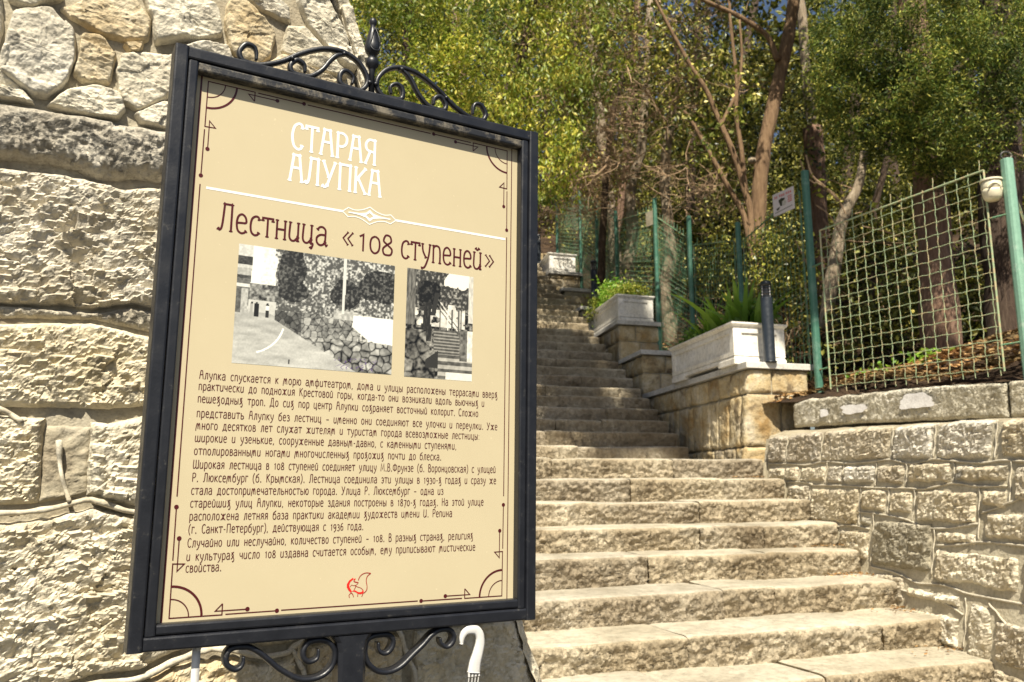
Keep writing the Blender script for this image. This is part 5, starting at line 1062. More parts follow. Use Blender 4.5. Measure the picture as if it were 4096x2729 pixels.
# white plastic hook with strings, and a white strap, hanging at the lower edge
hk = thing('plastic_hook', 'white plastic hook with thin white strings, hanging under the right end of the notice board', 'hook', sg3(.59, 1.09, -.02))
H_ = -.006
P = np.array([sg3(a, b, H_) for a, b, _ in smooth_path([(a, b, 0) for a, b in [(.5715, 1.0330), (.5725, 1.0220), (.5790, 1.0120), (.5900, 1.0085), (.6020, 1.0110), (.6095, 1.0210), (.6105, 1.0360), (.6060, 1.0540), (.6010, 1.0700), (.5985, 1.0860)]], 8)])
m_ = len(P); V = []; T = np.gradient(P, axis=0); T /= np.linalg.norm(T, axis=1)[:, None]
for i in range(m_):
    f = i / (m_ - 1); w_ = .0028 + .0055 * min(1, f * 3.2) + .0040 * max(0, (f - .6) / .4); X = np.cross(T[i], SN)
    V += [P[i] + X * a * w_ + SN * b * .004 for a, b in ((-1, -1), (1, -1), (1, .6), (.6, 1), (-.6, 1), (-1, .6))]
F = [(i * 6 + k, i * 6 + (k + 1) % 6, (i + 1) * 6 + (k + 1) % 6, (i + 1) * 6 + k) for i in range(m_ - 1) for k in range(6)] + [tuple(range(6)), tuple(reversed(range((m_ - 1) * 6, m_ * 6)))]
mk('hook_body', V, F, M['plastic'], hk, True)
for k in range(4):
    a = .5885 + k * .0068; V, F = tube([sg3(a, 1.084, H_), sg3(a + .0005, 1.093, H_)], .0022, 6); mk('tooth', V, F, M['plastic'], hk)
    V, F = tube(smooth_path([sg3(a + .0005, 1.092, H_), sg3(a + R.uniform(-.003, .003), 1.13, H_ - .004), sg3(a + R.uniform(-.004, .004), 1.22, H_ - .006)], 6), .0010, 5); mk('string', V, F, M['plastic'], hk)
stp = thing('strap', 'glossy white strap hanging from the lower left edge of the notice board', 'strap', sg3(.105, 1.2, -.03))
V = []
for t_ in np.linspace(1.0, 1.30, 16):
    for a, b in ((-1, 0), (1, 0), (1, 1), (-1, 1)): V.append(sg3(.1065 + a * .0063 - .012 * (t_ - 1) , t_, -.030 + .003 * b + .012 * math.sin((t_ - 1) * 9)))
F = [(i * 4 + k, i * 4 + (k + 1) % 4, (i + 1) * 4 + (k + 1) % 4, (i + 1) * 4 + k) for i in range(15) for k in range(4)] + [(3, 2, 1, 0), (60, 61, 62, 63)]
mk('strap_band', V, F, M['plastic'], stp, True)
V, F = tube([sg3(.109, 1.004, -.022), sg3(.109, 1.004, -.034)], .004, 8); mk('clip', V, F, M['cap'], stp)

# ------------------------------------------------------------------ foliage
def leaves(C_, L_, W_, seed, up=.3, hang=0.0, fold=.15):
    """one small folded diamond per leaf; C_ = centres, L_ x W_ = size"""
    g = np.random.default_rng(seed); n = len(C_)
    a = g.normal(size=(n, 3)); a[:, 2] = a[:, 2] * (1 - hang) - hang * 2.0; a /= np.linalg.norm(a, axis=1)[:, None]
    b = g.normal(size=(n, 3)); b[:, 2] *= (1 - up); b -= a * (a * b).sum(1)[:, None]; b /= np.linalg.norm(b, axis=1)[:, None]; c = np.cross(a, b)
    k = g.uniform(.65, 1.25, (n, 1)); L_ = L_ * k; W_ = W_ * k * g.uniform(.8, 1.2, (n, 1))
    V = np.stack([C_ - a * L_ / 2, C_ + b * W_ / 2 + c * W_ * fold, C_ + a * L_ / 2, C_ - b * W_ / 2 + c * W_ * fold], 1).reshape(-1, 3)
    return V, np.arange(n * 4).reshape(n, 4)
def clumps(cen, rad, n_cl, per, r_cl, seed, shell=.45, flat_=1.0, cut=None):
    """leaf centres: clumps scattered in an ellipsoid, thicker towards its surface"""
    g = np.random.default_rng(seed); d = g.normal(size=(n_cl, 3)); d /= np.linalg.norm(d, axis=1)[:, None]
    r = g.uniform(shell ** 3, 1, n_cl) ** (1 / 3.); cc = np.array(cen) + d * r[:, None] * np.array(rad) * (1 + .22 * fbm(d * 2.2 + seed, 1.0, 2, seed))[:, None]
    sz = r_cl * g.uniform(.5, 1.35, n_cl); cnt = np.maximum(3, (per * g.uniform(.5, 1.5, n_cl)).astype(int)); idx = np.repeat(np.arange(n_cl), cnt)
    o_ = g.normal(size=(len(idx), 3)) * np.array([1, 1, flat_]) * .55
    P = cc[idx] + o_ * sz[idx][:, None]
    return P if cut is None else P[cut(P)]
def crown(name, parts, mat, parent, L_, W_, seed, **k):
    Cs = np.concatenate(parts); V, F = leaves(Cs, L_, W_, seed, **k); return mk(name, V, F, mat, parent)
def limb(P, r, parent, mat, name='trunk', sides=9, wob=.02, seed=0):
    P = smooth_path(P, 7); P = P + wob * np.c_[vnoise(P * 2.3, seed), vnoise(P * 2.3 + 7, seed + 1), P[:, 0] * 0]; m_ = len(P)
    rr = np.interp(np.linspace(0, 1, m_), np.linspace(0, 1, len(np.atleast_1d(r))), np.atleast_1d(r)) * (1 + .10 * vnoise(P * 5, seed + 3))
    V, F = tube(P, rr, sides); return mk(name, V, F, mat, parent, True)
def pxl(Y, *uv): return [at(u, v, Y + (p[0] if p else 0)) for (u, v, *p) in uv]
def ell(u, v, Y, ru, rv, ry): c = at(u, v, Y); return c, (ru / F_PX * Y, ry, rv / F_PX * Y)
def twigs(starts, dirs, ln, r, seed, gen=3, mb=None):
    g = np.random.default_rng(seed); mb = mb or MB(); todo = [(np.array(s, float), np.array(d, float), l, rr, 0) for s, d, l, rr in zip(starts, dirs, ln, r)]
    while todo:
        p, d, l, rr, k = todo.pop(); d = d / np.linalg.norm(d); q = [p]; n_ = 4
        for i in range(n_): d = d + g.normal(size=3) * .22; d /= np.linalg.norm(d); q.append(q[-1] + d * l / n_)
        mb.add(*tube(q, np.linspace(rr, rr * .45, n_ + 1), 3, False))
        if k < gen:
            for _ in range(g.integers(2, 5)):
                i = g.integers(1, n_ + 1); dd = d + g.normal(size=3) * .9; todo.append((q[i], dd, l * g.uniform(.45, .75), rr * .55, k + 1))
    return mb
def tree(label, cat, base, group=None): return thing('tree', label, cat, base, group)

# brown forked tree in the middle
base = at(757, 310, 10.6); t = tree('tall brown forked tree leaning right, rising behind the fence left of the warning notice', 'tree', base)
limb(pxl(10.6, (757, 325), (757, 262), (758, 210), (764, 150), (779, 80), (790, 25), (798, -30), (806, -120)), [.125, .105, .10, .098, .092, .085, .08, .07], t, M['barkbrown'])
c = at(752, 161, 10.5); V, F = lathe([(.05, -.03), (.055, 0), (.05, .03), (.03, .035), (.02, .02)], c, 12); mk('stub', V, F, M['barkpale'], t, True)
for pl, r in (([(752, 250), (748, 205), (738, 165), (722, 125), (700, 82), (676, 40), (650, -10)], [.050, .045, .040, .034, .026, .018]), ([(753, 262), (742, 215), (722, 175), (700, 135), (683, 110)], [.042, .037, .03, .02]),
              ([(778, 60), (768, 38), (745, 20), (715, 5), (690, -8), (650, -20)], [.044, .038, .034, .028, .022]), ([(751, 240), (746, 190), (742, 150), (737, 110), (735, 60), (728, 0)], [.036, .032, .026, .02]), ([(722, 125), (735, 95), (742, 60), (740, 20)], [.03, .022, .015])):
    limb(pxl(10.5, *pl), r, t, M['barkbrown'], 'limb', 7)
e1, r1_ = ell(705, 70, 11.6, 75, 95, 1.1); e2, r2_ = ell(770, 140, 11.9, 70, 80, .9); e3, r3_ = ell(640, 20, 11.4, 60, 60, .9); e4, r4_ = ell(715, 110, 10.0, 55, 75, .4)
crown('crown', [clumps(e1, r1_, 150, 26, .22, 1), clumps(e2, r2_, 110, 24, .20, 2), clumps(e3, r3_, 60, 22, .2, 3), clumps(e4, r4_, 20, 16, .15, 4, .1)], M['laurel'], t, .082, .042, 5, hang=.45)

cs = []; g = np.random.default_rng(14)
for k in range(10):
    c = at(g.uniform(660, 900), -60, 9.6); c[1] += g.uniform(-1.2, 1.0); c[2] += .7 + k * .30; cs.append(clumps(c, (.8, .8, .45), 22, 22, .26, 1100 + k, .2))
V, F = leaves(np.concatenate(cs), .12, .06, 15, hang=.3); mk('crown', V, F, M['laurel'], t)
# dark broken trunk with a pale stem, right of it
base = at(820, 330, 12); t = tree('dark red-brown broken trunk with a pale stem, just right of the forked tree', 'tree', base)
limb(pxl(12, (823, 345), (819, 260), (816, 190), (812, 128)), [.18, .165, .155, .15], t, M['barkred'])
limb(pxl(12.3, (812, 160), (810, 110), (806, 70), (803, 30), (797, -20), (794, -90)), [.07, .085, .075, .07, .06], t, M['barkpale'], 'limb')
e, r = ell(835, 120, 12.6, 60, 90, 1.0); crown('crown', [clumps(e, r, 90, 24, .24, 8)], M['laurel'], t, .085, .045, 9, hang=.3)

# slender trunks above the planters
TR = [
 ('slender tan trunk leaning slightly left above the ferny planter', 15.2, [(620, 305), (614, 240), (607, 180), (601, 125), (598, 95), (590, 30), (580, -60)], [.125, .105, .10, .095, .08, .07], 'barkpale'),
 ('thin dark red trunk standing close to the right of the tan one', 15.8, [(609, 285), (617, 230), (624, 170), (629, 120), (634, 60), (640, -40)], [.085, .08, .075, .07, .06], 'barkred'),
 ('rough grey-brown trunk rising straight out of the ferny planter greenery', 13.6, [(632, 295), (629, 262), (634, 225), (631, 190), (640, 150), (646, 90), (650, 0)], [.11, .10, .10, .085, .07, .05], 'barkpale'),
 ('crooked pale trunk between the two nearer planters', 12.2, [(671, 352), (670, 325), (664, 295), (671, 255), (667, 215), (663, 185), (667, 145), (674, 100), (676, 20)], [.10, .12, .10, .085, .08, .075, .06, .05], 'barkpale'),
 ('dark trunk in the gap left of the hanging lime foliage', 14.5, [(385, 300), (430, 220), (458, 150), (461, 95), (459, 60), (456, 10), (452, -40)], [.09, .085, .08, .07], 'barkred'),
 ('thin grey trunk far up beside the highest fence posts', 18.5, [(628, 260), (626, 210), (630, 160), (640, 60)], [.08, .08, .07, .06], 'barkdark'),
 ('pale leaning dead stem behind the woven mesh panel', 9.7, [(826, 330), (836, 262), (846, 215), (858, 185), (866, 152)], [.085, .075, .06, .05], 'barkpale'),
 ('very dark trunk at the right edge behind the near green post', 8.9, [(1012, 402), (1008, 320), (1003, 240), (1000, 150), (998, 20), (995, -90)], [.26, .24, .22, .20, .18], 'barkdark'),
 ('dark twisted stem behind the mesh, left of the cypress trunk', 10.5, [(868, 345), (872, 300), (880, 250), (878, 200), (890, 150)], [.06, .055, .05, .04], 'barkdark'),
]
TT = []
for i, (lb, Y, pl, r, mt) in enumerate(TR):
    P = pxl(Y, *pl); t = tree(lb, 'tree', P[0]); TT.append(t); limb(P, r, t, M[mt], seed=20 + i, wob=.035)
e, r = ell(600, 60, 15.5, 60, 80, 1.2); crown('crown', [clumps(e, r, 90, 26, .30, 60)], M['limedark'], TT[0], .10, .045, 61, hang=.6)
e, r = ell(640, 170, 14.2, 45, 50, .8); crown('crown', [clumps(e, r, 50, 22, .22, 62)], M['laurel'], TT[2], .08, .045, 63)
e, r = ell(690, 200, 12.9, 50, 60, .8); crown('crown', [clumps(e, r, 80, 22, .2, 64)], M['laurel'], TT[3], .07, .042, 65)
mb = twigs(pxl(9.7, (846, 215), (840, 240), (856, 190)), [(1, .2, .1), (1, -.2, -.2), (-1, 0, .4)], [.6, .8, .4], [.012, .014, .010], 5, 2); V, F = mb.out(); mk('twigs', V, F, M['twig'], TT[6], kind='stuff')

# yellow-green bushy tree beside the wall, and the lime tree right of the gap
b1 = at(372, 330, 9.6); t = tree('dense yellow-green bushy tree between the tall wall and the iron crest', 'tree', b1)
limb([b1, at(385, 200, 9.6), at(405, 80, 9.6), at(410, -60, 9.6)], [.10, .08, .06, .03], t, M['barkdark'])
cs = []
for u, v, ru, rv, sd in ((400, 60, 62, 70, 70), (430, 110, 45, 60, 71), (445, 20, 45, 55, 72), (390, -30, 60, 60, 73), (440, 160, 40, 50, 74), (460, 75, 26, 50, 75), (380, 140, 50, 70, 76)):
    e, r = ell(u, v, 9.5, ru, rv, .75); cs.append(clumps(e, r, 95, 34, .17, sd, .6))
crown('crown', cs, M['lime'], t, .062, .026, 77, up=.6)
b1 = at(352, 330, 11.4); t = tree('lime-green tree with drooping leaves right of the dark gap, above the board corner', 'tree', b1)
limb([b1, at(400, 240, 11.4), at(470, 150, 11.5), at(520, 60, 11.5), at(550, -60, 11.4)], [.11, .09, .07, .04], t, M['barkdark'])
cs = []
for u, v, ru, rv, sd in ((520, 60, 42, 70, 80), (555, 100, 45, 60, 81), (590, 40, 50, 65, 82), (515, -20, 50, 50, 83), (545, 165, 42, 45, 84), (505, 130, 22, 55, 85), (570, -30, 60, 50, 86)):
    e, r = ell(u, v, 11.3, ru, rv, .9); cs.append(clumps(e, r, 80, 30, .21, sd, .5))
crown('crown', cs, M['lime'], t, .085, .032, 87, hang=.65)
# tall green tree with long leaflets at the very top
b1 = at(378, 250, 12.2); t = tree('pale green tree with long drooping compound leaves at the top edge, left of the finial', 'tree', b1)
limb([b1, at(430, 130, 12.2), at(482, -30, 12.2)], [.06, .05, .04], t, M['barkpale'])
mbl = []; g = np.random.default_rng(4)
for k in range(34):
    c0 = at(g.uniform(455, 510), g.uniform(-30, 28), 11.6 + g.uniform(-.3, .3)); a = g.uniform(0, 2 * math.pi); d = np.array([math.cos(a), .4 * math.sin(a), -.25])
    for j in range(11):
        for sgn in (-1, 1):
            p = c0 + d * j * .035 + np.array([0, 0, -.004 * j * j]); q = np.cross(d, [0, 0, 1]) * sgn * .045 + np.array([0, 0, -.02]); w_ = d * .010
            mbl.append([p - w_, p + q * .5 - w_ * 1.6, p + q * 1.6, p + q * .5 + w_ * 1.6])
V = np.array(mbl).reshape(-1, 3); mk('crown', V, np.arange(len(V)).reshape(-1, 4), M['ash'], t)

# dead brown twiggy thicket
b1 = at(600, 285, 13.6); t = tree('tangle of dry brown twigs above the fence, left of the forked tree', 'dead tree', b1)
limb([b1, at(604, 210, 13.4), at(612, 120, 13.2), at(640, 20, 13)], [.07, .06, .05, .03], t, M['barkdark'])
g = np.random.default_rng(21); st, dr, ln, rr = [], [], [], []
for k in range(210):
    u, v = g.uniform(545, 735), g.uniform(-10, 185)
    if v > 110 and u < 590: u += 30
    st.append(at(u, v, 12.0 + g.uniform(-.9, .7))); dr.append((g.uniform(-1, 1), g.uniform(-.5, .3), g.uniform(-.6, .25))); ln.append(g.uniform(.35, .9)); rr.append(g.uniform(.007, .016))
V, F = twigs(st, dr, ln, rr, 22, 3).out(); mk('twigs', V, F, M['twig'], t, kind='stuff')
e, r = ell(640, 80, 12.9, 85, 80, .8); crown('crown', [clumps(e, r, 110, 16, .26, 23)], M['laurel'], t, .07, .032, 24, hang=.4)
g = np.random.default_rng(31); st, dr, ln, rr = [], [], [], []
for k in range(46):
    st.append(at(g.uniform(540, 640), g.uniform(150, 215), 13.8 + g.uniform(-.5, .5))); dr.append((g.uniform(-1, 1), g.uniform(-.3, .3), g.uniform(-.9, .1))); ln.append(g.uniform(.4, .8)); rr.append(g.uniform(.006, .010))
b2 = at(590, 250, 14.0); t = tree('low dry brown brushwood hanging over the top fence posts', 'shrub', b2)
V, F = twigs(st, dr, ln, rr, 32, 3).out(); mk('twigs', V, F, M['twig'], t, kind='stuff')
e, r = ell(585, 180, 14.0, 50, 35, .5); crown('crown', [clumps(e, r, 50, 18, .22, 33)], M['litter'], t, .07, .03, 34, hang=.3)

# big cypress at the right
b1 = at(944, 400, 8.5); t = tree('big dark green cypress with a thick reddish trunk, at the right behind the mesh', 'cypress tree', b1)
limb(pxl(8.5, (946, 404), (940, 330), (935, 250), (928, 180), (921, 100), (913, 20), (905, -60), (900, -160)), [.22, .19, .175, .16, .15, .15, .14, .12], t, M['barkred'], sides=14)
cs = []; g = np.random.default_rng(41)
for u, v, ru, rv, dy, n_ in ((860, 95, 55, 45, -.3, 70), (900, 60, 50, 45, -.5, 50), (930, 115, 60, 42, -.7, 80), (985, 90, 55, 50, -.5, 70), (850, 30, 45, 40, .2, 50), (1000, 30, 55, 45, -.1, 60), (960, 160, 48, 24, -.5, 40), (875, 140, 45, 22, -.3, 40), (955, 20, 45, 40, .3, 40), (1040, 120, 50, 60, -.2, 50), (900, -50, 80, 60, .1, 70), (990, -60, 80, 60, .1, 60), (915, 90, 30, 60, -.9, 50), (890, 20, 60, 30, -.8, 50), (835, 70, 28, 50, -.2, 40), (965, 55, 60, 40, -.8, 60), (945, 140, 50, 26, -.9, 46)):
    e, r = ell(u, v, 8.3 + dy, ru, rv, .45); cs.append(clumps(e, r, int(n_ * .85), 105, .105, int(u * 7 + v), .3))
crown('crown', cs, M['cypress'], t, .044, .013, 42, fold=.3)
cs = []
for k in range(20):
    c = at(g.uniform(830, 1120), -60, 8.0); c[1] += g.uniform(-.3, 1.8); c[2] += .75 + k * .20; cs.append(clumps(c, (.8, .7, .5), 26, 70, .17, 1000 + k, .2))
V, F = leaves(np.concatenate(cs), .075, .026, 43); mk('crown', V, F, M['cypress'], t)
for pl in ([(928, 150), (900, 130), (870, 115)], [(930, 170), (960, 150), (990, 120)], [(921, 90), (955, 70), (990, 40)], [(920, 80), (890, 55), (860, 40)]): limb(pxl(8.2, *pl), [.05, .035, .02], t, M['barkdark'], 'limb', 7)

# leafy tree standing at the far right behind the cypress
b1 = at(1040, 420, 11); t = tree('bright leafy tree showing behind the right side of the cypress', 'tree', b1)
limb([b1, at(1035, 250, 11), at(1040, 100, 11), at(1045, -60, 11)], [.12, .10, .08, .05], t, M['barkdark'])
cs = []
for u, v, ru, rv, sd in ((1000, 140, 40, 60, 90), (1040, 60, 60, 70, 91), (1010, -10, 50, 50, 92), (960, 200, 40, 40, 93), (905, 195, 40, 30, 94), (1060, 180, 60, 60, 95)):
    e, r = ell(u, v, 11, ru, rv, .9); cs.append(clumps(e, r, 60, 22, .2, sd))
crown('crown', cs, M['laurel'], t, .08, .045, 96)

# undergrowth behind the mesh
US = [(905, 315, 9.0, 40, 30, 100, 'laurel', 'leafy creeper growing behind the middle of the mesh panel'), (960, 300, 9.6, 40, 40, 101, 'laurel', 'dark leafy bush to the right behind the mesh panel'), (880, 240, 10.2, 45, 32, 102, 'laurel', 'glossy bush high behind the mesh panel, under the cypress branches'),
      (930, 372, 7.75, 24, 16, 103, 'sword', 'small bright seedling bush just above the kerb behind the mesh'), (885, 380, 7.7, 26, 8, 104, 'sword', 'low green ground plant at the foot of the mesh'), (780, 265, 10.2, 40, 45, 105, 'laurel', 'leafy bush behind the mesh left of the green post'), (715, 265, 12.0, 30, 40, 106, 'laurel', 'leafy bush behind the fence above the nearest planter'), (965, 372, 7.9, 14, 8, 107, 'sword', 'tiny sprouting plant left of the cypress foot')]
for u, v, Y, ru, rv, sd, mt, lb in US:
    e, r = ell(u, v, Y, ru, rv, .35); zt_ = zr(Y) + .1
    b_ = np.array([e[0], e[1], min(e[2] - r[2], max(zt_, e[2] - r[2] - .6))]); t = thing('shrub', lb, 'shrub', b_)
    n_ = int(ru * rv / 14) + 8; crown('foliage', [clumps(e, r, n_, 16, .14, sd, .2)], M[mt], t, .055, .034, sd + 5)
    g = np.random.default_rng(sd); k_ = 7
    V, F = twigs([b_ + g.normal(size=3) * [.1, .05, 0] for _ in range(k_)], [(g.normal() * .4, g.normal() * .2, 1) for _ in range(k_)], [r[2] * 1.1 + .1] * k_, [.008] * k_, sd, 1).out(); mk('stem', V, F, M['twig'], t)
# stray bare twigs near the green post
t = thing('branch', 'bare thin branches with few bright leaves around the green post beside the warning notice', 'branch', at(812, 200, 8.2))
P = pxl(8.0, (806, 155), (812, 175), (824, 186), (838, 200)); V, F = tube(smooth_path(P, 6), .010, 5); mk('stem', V, F, M['twig'], t)
for pl in ([(800, 160), (806, 176), (815, 184)], [(816, 205), (830, 216), (842, 238)], [(820, 232), (832, 248), (840, 262)], [(815, 182), (826, 188), (836, 196), (846, 214)], [(795, 240), (806, 262), (812, 280)], [(900, 236), (880, 230), (862, 226)], [(1000, 148), (1012, 152), (1030, 160)], [(980, 138), (1000, 142), (1030, 146)]):
    V, F = tube(smooth_path(pxl(8.0, *pl), 6), .007, 5); mk('stem', V, F, M['twig'], t)
Cl = np.array(pxl(8.0, (812, 176), (816, 184), (819, 190), (820, 196), (826, 187), (822, 180), (806, 172), (886, 213), (880, 208), (892, 217), (874, 205))); V, F = leaves(Cl, .085, .05, 7)
for k in range(len(Cl)): mk('leaf', V[k * 4:k * 4 + 4], [(0, 1, 2, 3)], M['lime'], t)

# plants in the planters
def swords(base, n_, ln, label, seed, spread=.5, mat='sword', w_=.016):
    t = thing('sword_leaved_plant', label, 'plant', base, 'sword-leaved plants in the nearest planter'); g = np.random.default_rng(seed)
    for k in range(n_):
        a = g.uniform(0, 2 * math.pi); l = ln * g.uniform(.55, 1.1); tilt = g.uniform(.05, spread); d = np.array([math.cos(a), math.sin(a), 0]); sd = np.array([-d[1], d[0], 0]); sd = sd * .9 + g.normal(size=3) * .2
        b = base + d * g.uniform(0, .06) + np.array([g.uniform(-.05, .05), g.uniform(-.05, .05), 0]); V = []
        for f in np.linspace(0, 1, 7):
            p = b + d * (tilt * l * f ** 1.5) + np.array([0, 0, l * (f - .28 * tilt * f ** 3)]); ww = w_ * (1 - f ** 2.5) * (1 if f > .02 else .8) + .0004; V += [p - sd * ww, p + d * -.004, p + sd * ww]
        F = [q for i in range(6) for q in ((i * 3, i * 3 + 1, i * 3 + 4, i * 3 + 3), (i * 3 + 1, i * 3 + 2, i * 3 + 5, i * 3 + 4))]
        mk('leaf', V, F, M[mat], t, True)
    return t
zc = 1.07 + .33
swl = ['tallest fan of sword leaves, at the near end of the nearest planter', 'bright fan of sword leaves in the middle of the nearest planter', 'broad green sword leaves leaning left, in the middle of the nearest planter', 'shorter darker sword leaves behind the bollard lamp']
for i, (b_, a_, n_, ln) in enumerate(((.28, .22, 20, .52), (.62, .26, 20, .56), (.90, .20, 18, .44), (.16, .36, 16, .42))):
    swords(np.array([*(pc1 + wdir * b_ + rdir * a_)[:2], zc - .02]), n_, ln * 1.15, swl[i], 200 + i, spread=1.0, w_=.042)
def bush(name, c, rx, ry, rz, n_, mt, lb, L_, W_, sd, group=None, up=.3):
    t = thing(name, lb, 'plant', np.array([c[0], c[1], c[2]]), group); e = np.array(c) + [0, 0, rz * .8]
    ax = [clumps(e, (rx, ry, rz), n_, 20, .09, sd, .2)]; crown('foliage', ax, M[mt], t, L_, W_, sd + 1, up=up)
    g = np.random.default_rng(sd); V, F = twigs([np.array(c) + g.normal(size=3) * [.06, .06, 0] for _ in range(6)], [(g.normal() * .5, g.normal() * .5, 1) for _ in range(6)], [rz] * 6, [.006] * 6, sd, 1).out(); mk('stem', V, F, M['twig'], t)
cP = lambda pc, b_, a_, z: np.array([*(pc + wdir * b_ + rdir * a_)[:2], pc[2] + z])
bush('trailing_plant', cP(pc1, 1.18, .2, .34), .20, .25, .10, 50, 'sword', 'small leafed geranium-like plant at the far end of the nearest planter', .040, .032, 220)
bush('leafy_plant', cP(pc1, .35, .42, .34), .20, .25, .20, 60, 'sword', 'tall pale leafy weed behind the sword leaves of the nearest planter', .055, .030, 222)
bush('fern', cP(pc2, .30, .25, .34), .26, .30, .16, 90, 'limedark', 'bushy green fern at the near end of the middle planter', .060, .020, 224)
bush('fern', cP(pc2, .85, .25, .34), .26, .34, .24, 110, 'sword', 'taller fern in the centre of the middle planter', .070, .022, 226)
bush('fern', cP(pc2, 1.25, .10, .26), .22, .28, .20, 80, 'limedark', 'fern trailing over the far left end of the middle planter', .060, .022, 228)

# woodland behind, one far mass of leaves, and fallen leaves on the slope
def zg(x, y): return np.array([zr(float(b)) for b in y]) + .22 * np.clip(x - np.array([FENCE(float(b)) - .42 for b in y]), 0, 9)
g = np.random.default_rng(51); cs = []
for k in range(92):
    Y = g.uniform(15.5, 27); u = g.uniform(330, 1120); v = g.uniform(-90, 215) - (Y - 15) * 2; e, r = ell(u, v, Y, g.uniform(38, 75), g.uniform(35, 65), g.uniform(.9, 1.6)); cs.append(clumps(e, r, 34, 44, .36, 600 + k, .35))
Cs = np.concatenate(cs); V, F = leaves(Cs, .125, .062, 52, hang=.35); mk('woodland', V, F, M['deep'], None, label='dense green woodland on the slope behind the steps and fence', cat='woodland', kind='stuff')
cs = []
for k in range(26):
    Y = g.uniform(28, 34); e, r = ell(300 + k * 34 + g.uniform(-20, 20), g.uniform(-60, 140), Y, 60, 90, 2.0); cs.append(clumps(e, r, 60, 22, .8, 700 + k, .2))
V, F = leaves(np.concatenate(cs), .34, .2, 53); mk('woodland', V, F, M['deep'], None, label='farther dark woodland closing the view at the top of the slope', cat='woodland', kind='stuff')
cs = []
for k in range(150):
    Y = 9.4 + 15 * g.uniform(0, 1) ** 1.3; x0 = FENCE(Y) + .5; x1 = .68 * Y; x = g.uniform(x0, max(x0 + .5, x1)); z = zr(Y) + .22 * min(9, x - FENCE(Y))
    if Y < 12.5 and (x < FENCE(Y) + 1.0 or g.uniform() < .6): continue
    hgt = g.uniform(.35, .9) * (1 + (Y - 9) * .08); cs.append(clumps((x, Y, z + hgt * .6), (g.uniform(.5, 1.1), .6, hgt), 30, 22, .24, 900 + k, .2))
V, F = leaves(np.concatenate(cs), .085, .048, 55, hang=.1); mk('undergrowth', V, F, M['deep'], None, label='dark leafy undergrowth covering the slope behind the mesh fence', cat='undergrowth', kind='stuff')
n_ = 9000; yy = g.uniform(7.35, 17, n_) ; ff = np.array([FENCE(y) for y in yy]); xx = ff - .35 + g.uniform(0, 1, n_) ** 1.5 * 5; P = np.c_[xx, yy, zg(xx, yy) + .02 + .14 * fbm(np.c_[xx, yy, yy * 0], .9, 4, 3)]
n_ = 5200; yy = g.uniform(6.1, 9.6, n_); ff = np.array([FENCE(y) for y in yy]); xx = ff + np.where(yy < 7.4, .22, -.25) + g.uniform(0, 1, n_) ** 1.3 * 2.6; P2_ = np.c_[xx, yy, zg(xx, yy) + .03 + .14 * fbm(np.c_[xx, yy, yy * 0], .9, 4, 3) * np.minimum(1, np.abs(xx - ff + .3) * 2) - .15 * (yy < 6)]; P = np.concatenate([P, P2_])
V, F = leaves(P, .085, .055, 54, up=-.0); V = V.reshape(-1, 4, 3); V[:, :, 2] = P[:, None, 2] + (V[:, :, 2] - P[:, None, 2]) * .35; mk('fallen_leaves', V.reshape(-1, 3), F, M['litter'], None, label='brown fallen leaves covering the slope behind the fence', cat='fallen leaves', kind='stuff')
# wood on the left of the steps
cs = []
for k in range(60):
    Y = g.uniform(8.5, 26); x = LW(Y) - 1.2 - g.uniform(0, 1) ** 1.4 * 11; z0 = -.8 + .42 * (Y - 3)
    c = (x - .35 * max(0, 3 - (x - LW(Y)) * -1), Y, z0 + g.uniform(1.0, 6.5)); cs.append(clumps(c, (1.2, 1.1, .9), 34, 34, .32, 1200 + k, .2))
for k in range(50):
    Y = g.uniform(5, 24); x = LW(Y) - 1.0 - g.uniform(0, 10); cs.append(clumps((x, Y, -.5 + .42 * (Y - 3)), (.9, .7, .5), 20, 22, .24, 1300 + k, .2))
V, F = leaves(np.concatenate(cs), .115, .06, 59, hang=.3); mk('woodland', V, F, M['deep'], None, label='leafy wood on the bank left of the steps, mostly hidden by the tall wall', cat='woodland', kind='stuff')
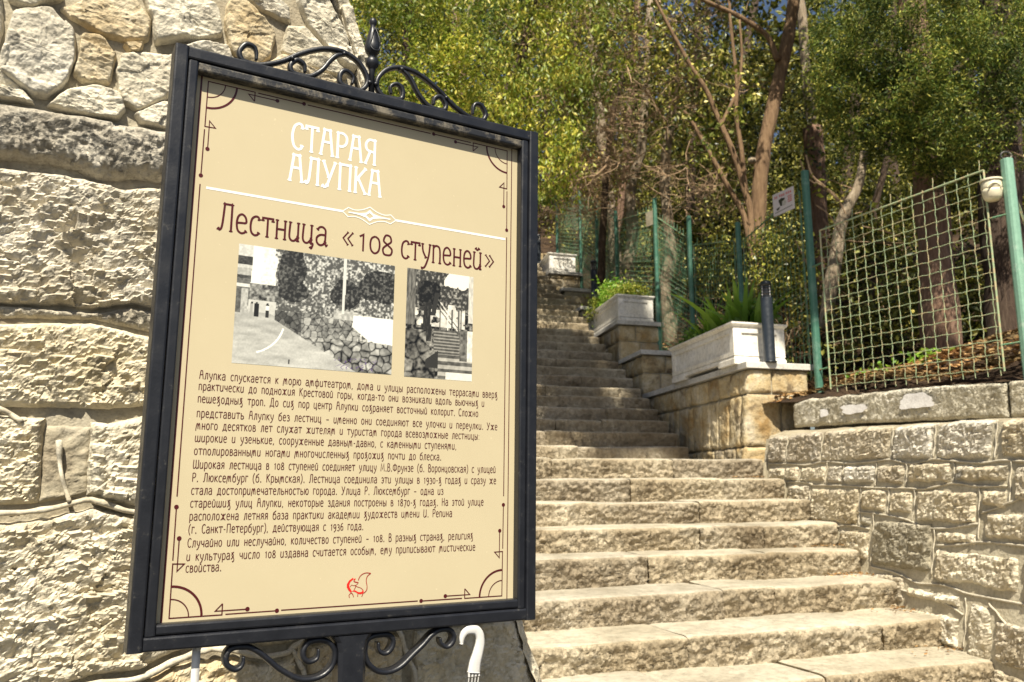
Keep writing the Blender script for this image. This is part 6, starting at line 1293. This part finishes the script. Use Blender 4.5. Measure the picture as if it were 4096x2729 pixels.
# dark trunks standing in the wood
g = np.random.default_rng(61)
wl_ = ['far back left of the tan trunk', 'between the forked tree and the tan trunk', 'right behind the forked tree', 'behind the broken trunk', 'left of the cypress', 'behind the cypress crown', 'near the right edge', 'above the highest planter']
for k, (u, Y) in enumerate(((575, 19), (690, 18), (742, 17), (845, 16), (895, 15), (965, 16), (1012, 17), (552, 21))):
    P = [at(u + 6, 330, Y), at(u, 200, Y), at(u + g.uniform(-12, 12), 90, Y), at(u + g.uniform(-25, 25), -60, Y)]; P[0][2] = zr(Y) - .2
    t = tree('thin dark woodland trunk ' + wl_[k], 'tree', P[0], 'dark trunks in the wood behind'); limb(P, [.13, .11, .10, .07], t, M['barkdark'], seed=80 + k)

# tree overhead, rooted to the right out of the picture, whose branches shade the upper steps
b1 = np.array([5.9, 4.4, .8]); t = tree('tall broadleaf tree outside the right edge, its boughs hanging over the upper steps', 'tree', b1)
limb([b1, (5.8, 4.4, 3), (5.5, 4.3, 5.5), (4.8, 4.2, 7.6), (3.4, 4.0, 9.2), (2.2, 3.9, 9.8)], [.24, .2, .17, .13, .09, .05], t, M['barkbrown'])
limb([(5.5, 4.3, 5.5), (5.4, 3.2, 7.5), (4.0, 2.6, 9.5), (2.4, 2.4, 10.6)], [.14, .11, .08, .04], t, M['barkbrown'], 'limb')
g = np.random.default_rng(71); P = []
keep = lambda P: (P[:, 2] + 1.376 * P[:, 1] > 11.75 + .45 * vnoise(np.c_[P[:, 0] * 1.3, P[:, 0] * 0, P[:, 0] * 0], 4)) & (P[:, 2] > .70 * P[:, 1] + .4)
for k in range(74):
    f = g.uniform(0, 1) ** 1.25; sm = 12.1 + 5.6 * f; c = np.array([g.uniform(.5 - .7 * f, 3.1 - 1.1 * f), g.uniform(1.2, 5.0), 0]); c[2] = sm - 1.376 * c[1]
    P.append(clumps(c, (.42, .42, .35), 11, 36, .22, 800 + k, .1, cut=keep))
V, F = leaves(np.concatenate(P), .15, .10, 72); mk('crown', V, F, M['deep'], t)

# a few dry leaves caught in the corners of the steps along the wall
pts = []
for k in range(1, 9):
    x, y, z = low[k]; n_ = 46
    if k == 1: continue
    l = np.abs(g.normal(size=n_)) * .16; dd = g.uniform(.16, .40, n_); q = np.array([x, y, z]) - rdir * l[:, None] + ndir * dd[:, None]; q[:, 2] += .014; q[:, 0] -= .02; pts.append(q)
pts = np.concatenate(pts); V, F = leaves(pts, .030, .018, 58); V = V.reshape(-1, 4, 3); V[:, :, 2] = pts[:, None, 2] + (V[:, :, 2] - pts[:, None, 2]) * .4
mk('fallen_leaves', V.reshape(-1, 3), F, M['litter'], None, label='dry orange leaves caught on the step ends along the retaining wall', cat='fallen leaves', kind='stuff')
